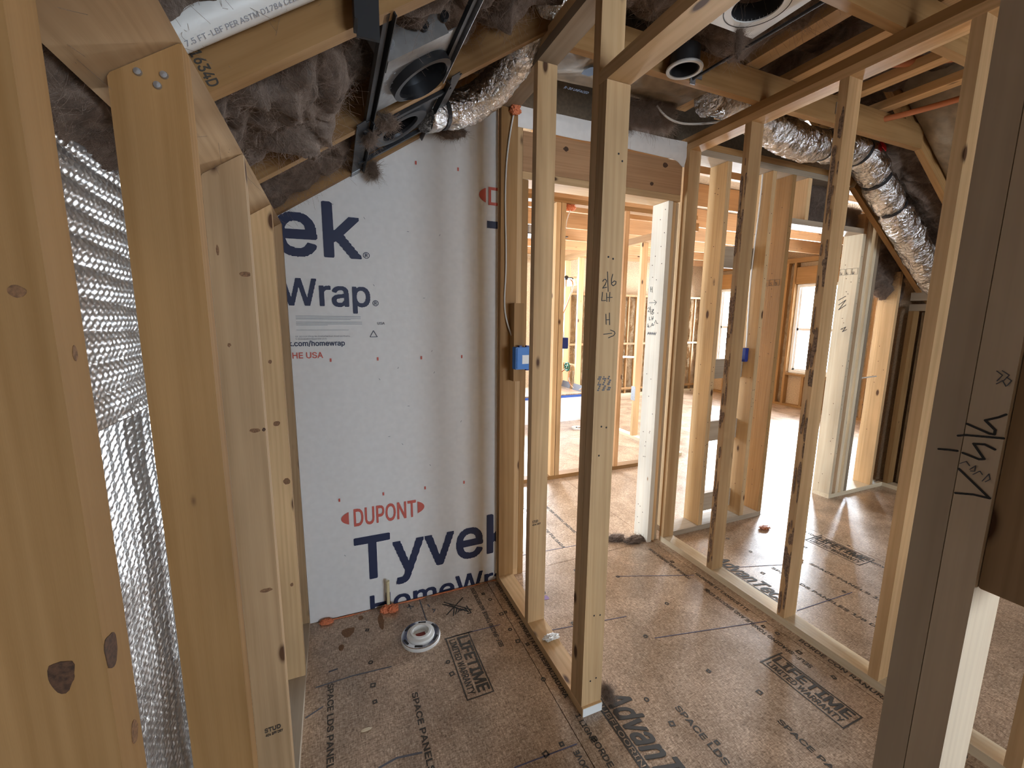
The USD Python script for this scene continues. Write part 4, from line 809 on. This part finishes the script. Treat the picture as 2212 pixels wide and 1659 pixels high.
# ------------------------------------------------------------------ pipes, cables, boxes, foam
pv = xf('pvc_pipe', 'white plastic pipe with printed text and purple primer above the first rafter', 'pipe', (.0, 1.02, 2.1))
a, b = np.array([-.26, 1.005, zl(-.26)]) + nl*.080, np.array([.80, 1.005, zl(.80)]) + nl*.080; e = (b - a)/np.linalg.norm(b - a)
put(pv, 'pipe_run', tube([a, b], .030, 24), 'white_plastic', smooth=True); put(pv, 'fitting', lathe([(.029, 0), (.035, 0), (.035, .05), (.029, .05)], a - e*.01, e, 28), 'white_plastic', smooth=30); put(pv, 'primer_band', lathe([(.029, .05), (.0308, .05), (.0308, .068), (.029, .068)], a - e*.01, e, 28), 'purple_primer', 'purple primer band', smooth=30)
nn = np.cross(e, (0, 1, 0)); dirn = -nl*.75 + np.array([0, -.66, 0]); dirn /= np.linalg.norm(dirn); vv = np.cross(dirn, e)
put(pv, 'printed_line', text('7.5 FT-LBF PER ASTM D1784 CELLULAR CORE ABS/PVC-DWV', .008, a + e*.09 + dirn*.0302 - vv*.010, e, vv, .40, bold=False), 'ink_grey', 'grey printed text along the pipe')
solo('cable', 'white cable stapled down the corner stud to the blue outlet box', 'cable', tube(spline([(.881, 2.095, 2.55), (.862, 2.10, 2.45), (.846, 2.102, 2.336), (.839, 2.102, 2.0), (.841, 2.102, 1.73), (.843, 2.102, 1.54), (.87, 2.085, 1.44), (.888, 2.06, 1.385)], 60), .0045, 8), 'cable_white', smooth=True)
lum(dict(path='/World', loc=np.zeros(3)), 'wood_blocking', .868, .925, 2.045, 2.107, 1.195, 1.603, 'pine_amber')
keys(stage.GetPrimAtPath('/World/wood_blocking'), 'short brown wood block behind the blue outlet box', 'wood block')
bx = xf('outlet_box', 'bright blue electrical outlet box with white sticker on the corner stud', 'electrical box', (.91, 2.03, 1.263))
put(bx, 'box_shell', cat_([box(.860, .962, 2.000, 2.044, 1.263, 1.378, .004), box(.866, .956, 1.996, 2.002, 1.268, 1.373, .001)]), 'blue_box'); put(bx, 'sticker', box(.895, .932, 1.9945, 1.996, 1.292, 1.338, .0004), 'white_paint', 'small white sticker')
for x, z in ((.885, 1.378), (.925, 1.378), (.925, 1.255)): put(bx, 'clamp_tab', box(x, x + .015, 2.01, 2.03, z, z + .008), 'blue_dark')
solo('spray_foam', 'orange foam blob around the cable hole in the middle partition plate', 'foam', wisp((.882, 2.09, 2.546), (.026, .020, .028), 80, 4, .5), 'orange_foam', smooth=True)
solo('cable', 'white cable sagging beneath the joist toward the right partition plate', 'cable', tube(spline([(1.72, 2.06, 2.70), (1.80, 2.05, 2.645), (1.99, 2.05, 2.648), (2.2, 2.05, 2.70), (2.39, 2.05, 2.78), (2.5, 2.05, 2.84)], 50), .006, 8), 'cable_white', smooth=True)
solo('cable', 'white cable stapled down a back wall stud to a dark blue box', 'cable', tube(spline([(2.808, 2.225, 2.53), (2.808, 2.228, 2.24), (2.808, 2.235, 2.05), (2.808, 2.24, 1.83), (2.808, 2.231, 1.53), (2.806, 2.224, 1.33)], 50), .0045, 8), 'cable_white', smooth=True)
solo('outlet_box', 'dark blue electrical box seen edge on between back wall studs', 'electrical box', box(2.782, 2.813, 2.205, 2.244, 1.225, 1.325, .004), 'blue_dark')
fl = xf('toilet_flange', 'white and steel round toilet flange with rust red plug on the floor', 'toilet flange', (.315, 1.855, 0))
FC = (.315, 1.850, 0)
put(fl, 'base_ring', lathe([(.05, 0), (.092, 0), (.093, .012), (.088, .016), (.05, .016)], FC, UP, 48), 'white_plastic', smooth=30); put(fl, 'steel_ring', lathe([(.062, .016), (.090, .016), (.090, .021), (.062, .021)], FC, UP, 48), 'chrome', 'steel ring', smooth=30)
put(fl, 'hub', lathe([(.036, .008), (.066, .020), (.064, .030), (.050, .032), (.048, .040), (.038, .040), (.035, .012)], FC, UP, 48), 'white_plastic', smooth=30)
put(fl, 'plug', lathe([(0, .006), (.036, .006), (.036, .016), (0, .016)], FC, UP, 32), 'white_plastic'); put(fl, 'label', onto(extr(sg.box(-.022, -.014, .022, .014), .001), (FC[0], FC[1], .016), (1, 0.05, 0), (-.05, 1, 0)), 'rust_red', 'rust red square on the plug')
for a in (.4, 1.3, 2.3, 3.5, 4.4, 5.6): put(fl, 'bolt_slot', onto(extr(sg.box(-.018, -.005, .018, .005), .001), (FC[0] + .078*math.cos(a), FC[1] + .078*math.sin(a), .0212), (-math.sin(a), math.cos(a), 0), (-math.cos(a), -math.sin(a), 0)), 'black_plastic')
solo('pipe_stub', 'cream water pipe stub standing from the floor at the wrapped wall', 'pipe', cat_([tube([(.196, 2.115, 0), (.196, 2.115, .155)], .0085, 14), lathe([(0, 0), (.0095, 0), (.0095, .014), (0, .014)], (.196, 2.115, .150), UP, 14)]), 'cream_pipe', smooth=30)
solo('spray_foam', 'orange foam around the foot of the cream pipe stub', 'foam', cat_([wisp((.178, 2.105, .010), (.026, .02, .02), 81, 4, .3), wisp((.214, 2.095, .012), (.028, .024, .022), 82, 4, .3)]), 'orange_foam', smooth=True)
solo('spray_foam', 'small orange foam lump at the left end of the wrapped wall', 'foam', wisp((-.105, 2.125, .008), (.03, .016, .014), 83, 4, .3), 'orange_foam', smooth=True)
nn_ = 60; xs = np.linspace(-.14, .81, nn_); solo('foam_bead', 'thin orange foam bead along the foot of the wrapped wall', 'foam', tube(np.c_[xs, 2.137 + .003*noise(np.c_[xs*30, 0*xs, 0*xs], 4), np.full(nn_, .003)], -.0005 + .005*noise(np.c_[xs*22, 0*xs, 0*xs + 9], 5), 8), 'orange_foam', smooth=True)
solo('wood_chip', 'pale splinter of wood on the toilet room floor', 'debris', wisp((.037, 1.462, .003), (.018, .006, .003), 84, 2), 'light_wood_chip'); solo('foam_crumb', 'orange brown crumb on the floor at the back door opening', 'debris', wisp((2.88, 1.985, .010), (.045, .025, .012), 85, 3), 'orange_pipe'); solo('wood_chip', 'brown chip on the floor beyond the right partition', 'debris', wisp((2.70, 1.60, .005), (.02, .012, .006), 86, 2), 'beam_brown')
solo('plate_anchor', 'small grey metal anchor on the cut end of the back wall plate', 'bracket', cat_([box(3.0525, 3.055, 2.16, 2.20, .0, .05), box(3.0525, 3.075, 2.16, 2.20, .0, .003)]), 'galvanised')

# ------------------------------------------------------------------ hall bathroom beyond the doorway
wh = xf('wall_hall', 'stud wall of the far bathroom seen through the doorway', 'framed wall', kind='structure')
YH = 3.415
for x, m in ((1.838, 'pine'), (1.889, 'pine'), (2.570, 'joist_red'), (3.0, 'pine'), (1.02, 'pine'), (1.43, 'pine')): lum(wh, 'stud', x, x + .045, YH, YH + .089, .038, 2.52, m)
lum(wh, 'bottom_plate', .9, 3.35, YH, YH + .089, 0, .038, 'pine_amber'); lum(wh, 'top_plate', .9, 3.45, YH, YH + .089, 2.521, 2.56, 'pine_amber'); lum(wh, 'top_plate', .9, 3.45, YH, YH + .089, 2.561, 2.598, 'joist_red')
solo('outlet_box', 'dark blue switch box on the far bathroom wall stud', 'electrical box', box(1.937, 1.998, YH + .01, YH + .07, 1.25, 1.35, .004), 'blue_dark')
solo('cable', 'thin pale cable hanging from orange foam to the far switch box', 'cable', tube(spline([(2.02, YH + .04, 2.51), (1.965, YH + .035, 2.40), (1.945, YH + .035, 2.2), (1.943, YH + .035, 1.8), (1.943, YH + .035, 1.5), (1.965, YH + .035, 1.35)], 40), .0045, 8), 'cable_white', smooth=True)
solo('spray_foam', 'orange foam blob under the far bathroom top plate', 'foam', wisp((1.99, YH + .04, 2.50), (.055, .03, .03), 87, 4, .5), 'orange_foam', smooth=True)
wt = xf('wall_tub', 'stud wall with plumbing at the end of the far bathtub', 'framed wall', kind='structure')
for y in (4.29, 4.9, 5.36, 5.72, 6.12, 6.6): lum(wt, 'stud', 3.49, 3.579, y, y + .038, .038, 2.44, 'pine')
lum(wt, 'bottom_plate', 3.49, 3.579, 3.52, 6.9, 0, .038, 'pine_white'); lum(wt, 'top_plate', 3.49, 3.579, 3.52, 6.9, 2.441, 2.52, 'pine_amber'); lum(wt, 'wood_blocking', 3.50, 3.54, 5.76, 6.118, 2.03, 2.17, 'pine'); lum(wt, 'wood_blocking', 3.50, 3.54, 5.76, 6.118, .70, .80, 'pine')
solo('nail_plate', 'grey steel guard plate on the far hall stud by the white jamb', 'nail plate', box(3.484, 3.489, 4.27, 4.345, .50, .68), 'galvanised')
tb = xf('bathtub', 'white bathtub with blue taped rim covered by boards in the far room', 'bathtub', (2.65, 5.8, 0))
put(tb, 'apron', box(1.95, 3.47, 5.40, 5.44, 0, .375, .01), 'tub_white'); put(tb, 'tub_shell', cat_([box(1.95, 3.47, 5.44, 5.50, .30, .372, .005), box(1.95, 3.47, 6.12, 6.18, .0, .372, .005), box(1.95, 2.02, 5.44, 6.12, .0, .372, .005), box(3.40, 3.47, 5.44, 6.12, .0, .372, .005), box(2.02, 3.40, 5.44, 6.12, .02, .06, .01)]), 'tub_white')
put(tb, 'rim_tape', box(1.95, 3.47, 5.392, 5.42, .362, .392, .002), 'blue_tape', 'blue masking tape along the rim')
solo('tub_cover', 'brown board cover lying on the far bathtub', 'board', box(1.96, 3.46, 5.42, 6.17, .394, .410), 'strand_board'); 
for k, (y0, y1) in enumerate(((5.5, 5.75), (5.84, 6.10))): solo('tub_flap', ('nearer' if k == 0 else 'farther') + ' slanting blue grey flap at the end of the bathtub cover', 'protective flap', cat_([onto(extr(sg.box(0, 0, y1 - y0, .10), .006), (3.455, y0, .412), (0, 1, 0), (.25, 0, .97))]), 'ink_pale')
solo('shower_pipe', 'copper shower pipe rising from the green valve in the far bathroom', 'pipe', cat_([tube(spline([(3.47, 5.86, .78), (3.47, 5.86, 2.02), (3.47, 5.87, 2.08), (3.46, 5.95, 2.12)], 40), .011, 10), tube(spline([(3.47, 5.86, .70), (3.47, 5.86, .50), (3.47, 5.80, .46), (3.47, 5.5, .46)], 20), .009, 8)]), 'copper', smooth=True)
solo('shower_valve', 'dark green round shower valve ring on the far bathtub wall', 'valve', cat_([trimesh.creation.torus(.062, .016, major_sections=28, minor_sections=10).apply_transform(trimesh.transformations.rotation_matrix(PI/2, (0, 1, 0))).apply_translation((3.45, 5.92, .755))] + [tube([(3.45, 5.92, .755), (3.45, 5.92 + .06*math.cos(a), .755 + .06*math.sin(a))], .012, 8) for a in (.5, 2.6, 4.7)]), 'green_valve', smooth=30)
solo('shower_head_elbow', 'dark shower arm fitting high on the far bathtub wall', 'plumbing fitting', cat_([tube([(3.46, 5.85, 2.135), (3.46, 6.06, 2.16)], .013, 8), trimesh.creation.icosphere(2, .035).apply_translation((3.45, 6.03, 2.16))]), 'black_plastic', smooth=30)
ff = xf('toilet_flange', 'distant white toilet flange on the far bathroom floor before the bathtub', 'toilet flange', (3.085, 4.96, 0)); put(ff, 'base_ring', lathe([(.05, 0), (.095, 0), (.095, .02), (.05, .02)], (3.10, 4.96, 0), UP, 32), 'white_plastic', smooth=30); put(ff, 'hub', lathe([(.0, .02), (.055, .02), (.05, .034), (0, .034)], (3.10, 4.96, 0), UP, 32), 'chrome', smooth=30)
rg = xf('duct_register', 'black and grey duct boot between the far bathroom joists', 'duct boot', (2.45, 4.5, 2.5)); put(rg, 'boot_body', trimesh.Trimesh(cbox(.5, .22, .14, .004).vertices + [2.60, 5.20, 2.66], cbox(.5, .22, .14, .004).faces), 'steel_plate'); put(rg, 'boot_flange', box(2.3, 2.9, 5.05, 5.35, 2.575, 2.585), 'black_steel')

# ------------------------------------------------------------------ bright room beyond: outer walls, windows
we = xf('wall_east', 'outer stud wall with white windows in the bright room', 'framed wall', kind='structure')
holes = [(4.15, 5.10, .60, 2.15), (2.89, 3.83, .60, 1.84), (5.78, 6.72, .60, 2.15)]


def wall_with_holes(parent, axis, c0, c1, a0, a1, z0, z1, holes, mat, name='sheathing_panel'):
    xs = sorted({a0, a1, *[h[0] for h in holes], *[h[1] for h in holes]})
    for p, q in zip(xs[:-1], xs[1:]):
        h = next((h for h in holes if h[0] <= p and q <= h[1]), None)
        for lo, hi in ([(z0, h[2]), (h[3], z1)] if h else [(z0, z1)]):
            b = (c0, c1, p, q, lo, hi) if axis == 'x' else (p, q, c0, c1, lo, hi); put(parent, name, box(*b), mat)


wall_with_holes(we, 'x', 7.60, 7.63, 2.3, 7.55, 0, 2.8, holes, 'outside_wall')
for y in np.arange(2.4, 7.4, .406):
    if not any(h[0] - .02 < y < h[1] + .02 for h in holes): lum(we, 'stud', 7.50, 7.598, y, y + .038, .038, 2.52, 'pine_amber')
for h in holes:
    for y in (h[0] - .042, h[1] + .004): lum(we, 'trimmer_stud', 7.50, 7.598, y, y + .038, .038, 2.52, 'pine_amber')
    lum(we, 'window_header', 7.51, 7.55, h[0], h[1], h[3] + .005, h[3] + .29, 'pine_amber'); lum(we, 'sill_plate', 7.50, 7.598, h[0], h[1], h[2] - .042, h[2] - .004, 'pine_amber')
    for y in (h[0] + .28, h[0] + .62): lum(we, 'cripple_stud', 7.50, 7.598, y, y + .038, .038, h[2] - .043, 'pine_amber')
lum(we, 'bottom_plate', 7.50, 7.598, 2.3, 7.5, 0, .037, 'pine_amber'); lum(we, 'top_plate', 7.50, 7.598, 2.3, 7.5, 2.521, 2.598, 'pine_amber')
for k, h in enumerate(holes):
    wn = xf(f'window_{k + 1}', ['bright white double hung window in the far outer wall', 'lower bright window glimpsed beside the far jamb', 'bright white window hidden behind the stud partition'][k], 'window', (7.6, (h[0] + h[1])/2, h[2]), kind='structure')
    y0, y1, z0, z1 = h; zm = (z0 + z1)/2; f = .05
    put(wn, 'window_frame', cat_([box(7.57, 7.66, y0, y0 + f, z0, z1), box(7.57, 7.66, y1 - f, y1, z0, z1), box(7.57, 7.66, y0 + f, y1 - f, z0, z0 + f), box(7.57, 7.66, y0 + f, y1 - f, z1 - f, z1)]), 'vinyl_white')
    put(wn, 'window_sash', cat_([box(7.60, 7.63, y0 + f, y1 - f, zm - .02, zm + .02), box(7.60, 7.63, y0 + f, y0 + f + .03, z0 + f, z1 - f), box(7.60, 7.63, y1 - f - .03, y1 - f, z0 + f, z1 - f), box(7.60, 7.63, y0 + f, y1 - f, z0 + f, z0 + f + .03)]), 'vinyl_white')
    put(wn, 'window_pane', cat_([box(7.612, 7.618, y0 + f + .03, y1 - f - .03, z0 + f + .03, zm - .02), box(7.622, 7.628, y0 + f + .03, y1 - f - .03, zm + .02, z1 - f)]), 'pane')
solo('insulation_batt', 'tan insulation between the studs of the far outer wall with windows', 'insulation', cat_([puffy((7.585, y1, .05), (0, y0 - y1, 0), (0, 0, 2.45), .02, .03, 30, 60, 90 + k, (6, 6)) for k, (y0, y1) in enumerate(((2.3, 2.84), (3.88, 4.10), (5.15, 5.73), (6.77, 7.5)))]), 'insulation_tan', smooth=True)
wn_ = xf('wall_north', 'far north stud wall with tan insulation and close vertical strips', 'framed wall', kind='structure')
for k, x in enumerate(np.arange(3.65, 7.5, .19)): lum(wn_, 'furring_strip' if k % 2 else 'stud', x, x + .032, 6.90, 6.938, .038, 1.95, 'pine_amber')
lum(wn_, 'bottom_plate', 3.58, 7.5, 6.88, 6.94, 0, .038, 'pine_white'); lum(wn_, 'furring_strip', 3.6, 7.5, 6.885, 6.899, 1.02, 1.06, 'pine_amber'); lum(wn_, 'furring_strip', 3.6, 7.5, 6.885, 6.899, .12, .16, 'pine_amber'); lum(wn_, 'top_plate', 3.58, 7.5, 6.88, 6.96, 1.951, 1.99, 'pine_amber')
wall_with_holes(wn_, 'y', 7.02, 7.05, 1.0, 7.63, 0, 2.8, [(2.2, 3.2, 1.0, 2.2)], 'outside_wall')
solo('insulation_batt', 'tan insulation behind the vertical strips of the far north wall', 'insulation', puffy((3.6, 7.0, .05), (3.9, 0, 0), (0, 0, 1.9), .03, .04, 120, 60, 95, (6, 4)), 'insulation_tan', smooth=True)
solo('pvc_pipe', 'short white plastic pipe across the strips of the far north wall', 'pipe', tube([(5.20, 6.86, .785), (5.62, 6.86, .765)], .022, 12), 'white_plastic', smooth=True)
solo('cable', 'short grey cable end sticking out beside the far right jamb', 'cable', tube(spline([(4.15, 2.24, 1.02), (4.30, 2.22, 1.035), (4.45, 2.20, 1.045)], 12), .006, 8), 'cable_white', smooth=True)

# ------------------------------------------------------------------ the rest of the house shell (behind the camera and to the sides)
ws = xf('wall_south', 'outer wall behind the camera with a wide window opening', 'outer wall', kind='structure'); wall_with_holes(ws, 'y', -3.6, -3.57, -1.6, 8.2, 0, 3.9, [(1.3, 3.3, .7, 2.2)], 'outside_wall')
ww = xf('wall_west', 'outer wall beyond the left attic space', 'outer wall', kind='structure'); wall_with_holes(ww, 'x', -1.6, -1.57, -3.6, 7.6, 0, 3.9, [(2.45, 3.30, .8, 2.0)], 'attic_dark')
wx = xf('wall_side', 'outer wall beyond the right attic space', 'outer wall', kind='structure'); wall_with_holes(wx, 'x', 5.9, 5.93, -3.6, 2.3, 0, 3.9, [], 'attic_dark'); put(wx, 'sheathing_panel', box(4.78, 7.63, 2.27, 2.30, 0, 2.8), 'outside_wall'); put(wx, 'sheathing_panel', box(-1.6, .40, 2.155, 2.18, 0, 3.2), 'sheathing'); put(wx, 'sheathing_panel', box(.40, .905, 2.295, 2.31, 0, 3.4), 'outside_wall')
for k, (ax, c, a0, a1, z0, z1, lab) in enumerate((('y', -3.60, 1.3, 3.3, .7, 2.2, 'wide window behind the camera'), ('y', 7.02, 2.2, 3.2, 1.0, 2.2, 'window beyond the far bathtub'), ('x', -1.60, 2.45, 3.30, .8, 2.0, 'window at the left end of the hall behind the wrapped wall'))):
    o_ = xf(f'window_{k + 4}', lab, 'window', (0, 0, 0), kind='structure'); am = (a0 + a1)/2
    B = (lambda p, q, lo, hi, d0=-.02, d1=.05: box(p, q, c + d0, c + d1, lo, hi)) if ax == 'y' else (lambda p, q, lo, hi, d0=-.02, d1=.05: box(c + d0, c + d1, p, q, lo, hi))
    put(o_, 'window_frame', cat_([B(a0, a0 + .05, z0, z1), B(a1 - .05, a1, z0, z1), B(a0 + .05, a1 - .05, z0, z0 + .05), B(a0 + .05, a1 - .05, z1 - .05, z1), B(am - .025, am + .025, z0 + .05, z1 - .05)]), 'vinyl_white')
    put(o_, 'window_pane', cat_([B(a0 + .05, am - .025, z0 + .05, z1 - .05, .01, .016), B(am + .025, a1 - .05, z0 + .05, z1 - .05, .01, .016)]), 'pane')
rb = xf('ceiling_back', 'ceiling deck over the space behind the camera', 'ceiling', kind='structure'); put(rb, 'roof_sheathing', box(-1.6, 8.2, -3.6, -1.62, 2.9, 2.93), 'sheathing')
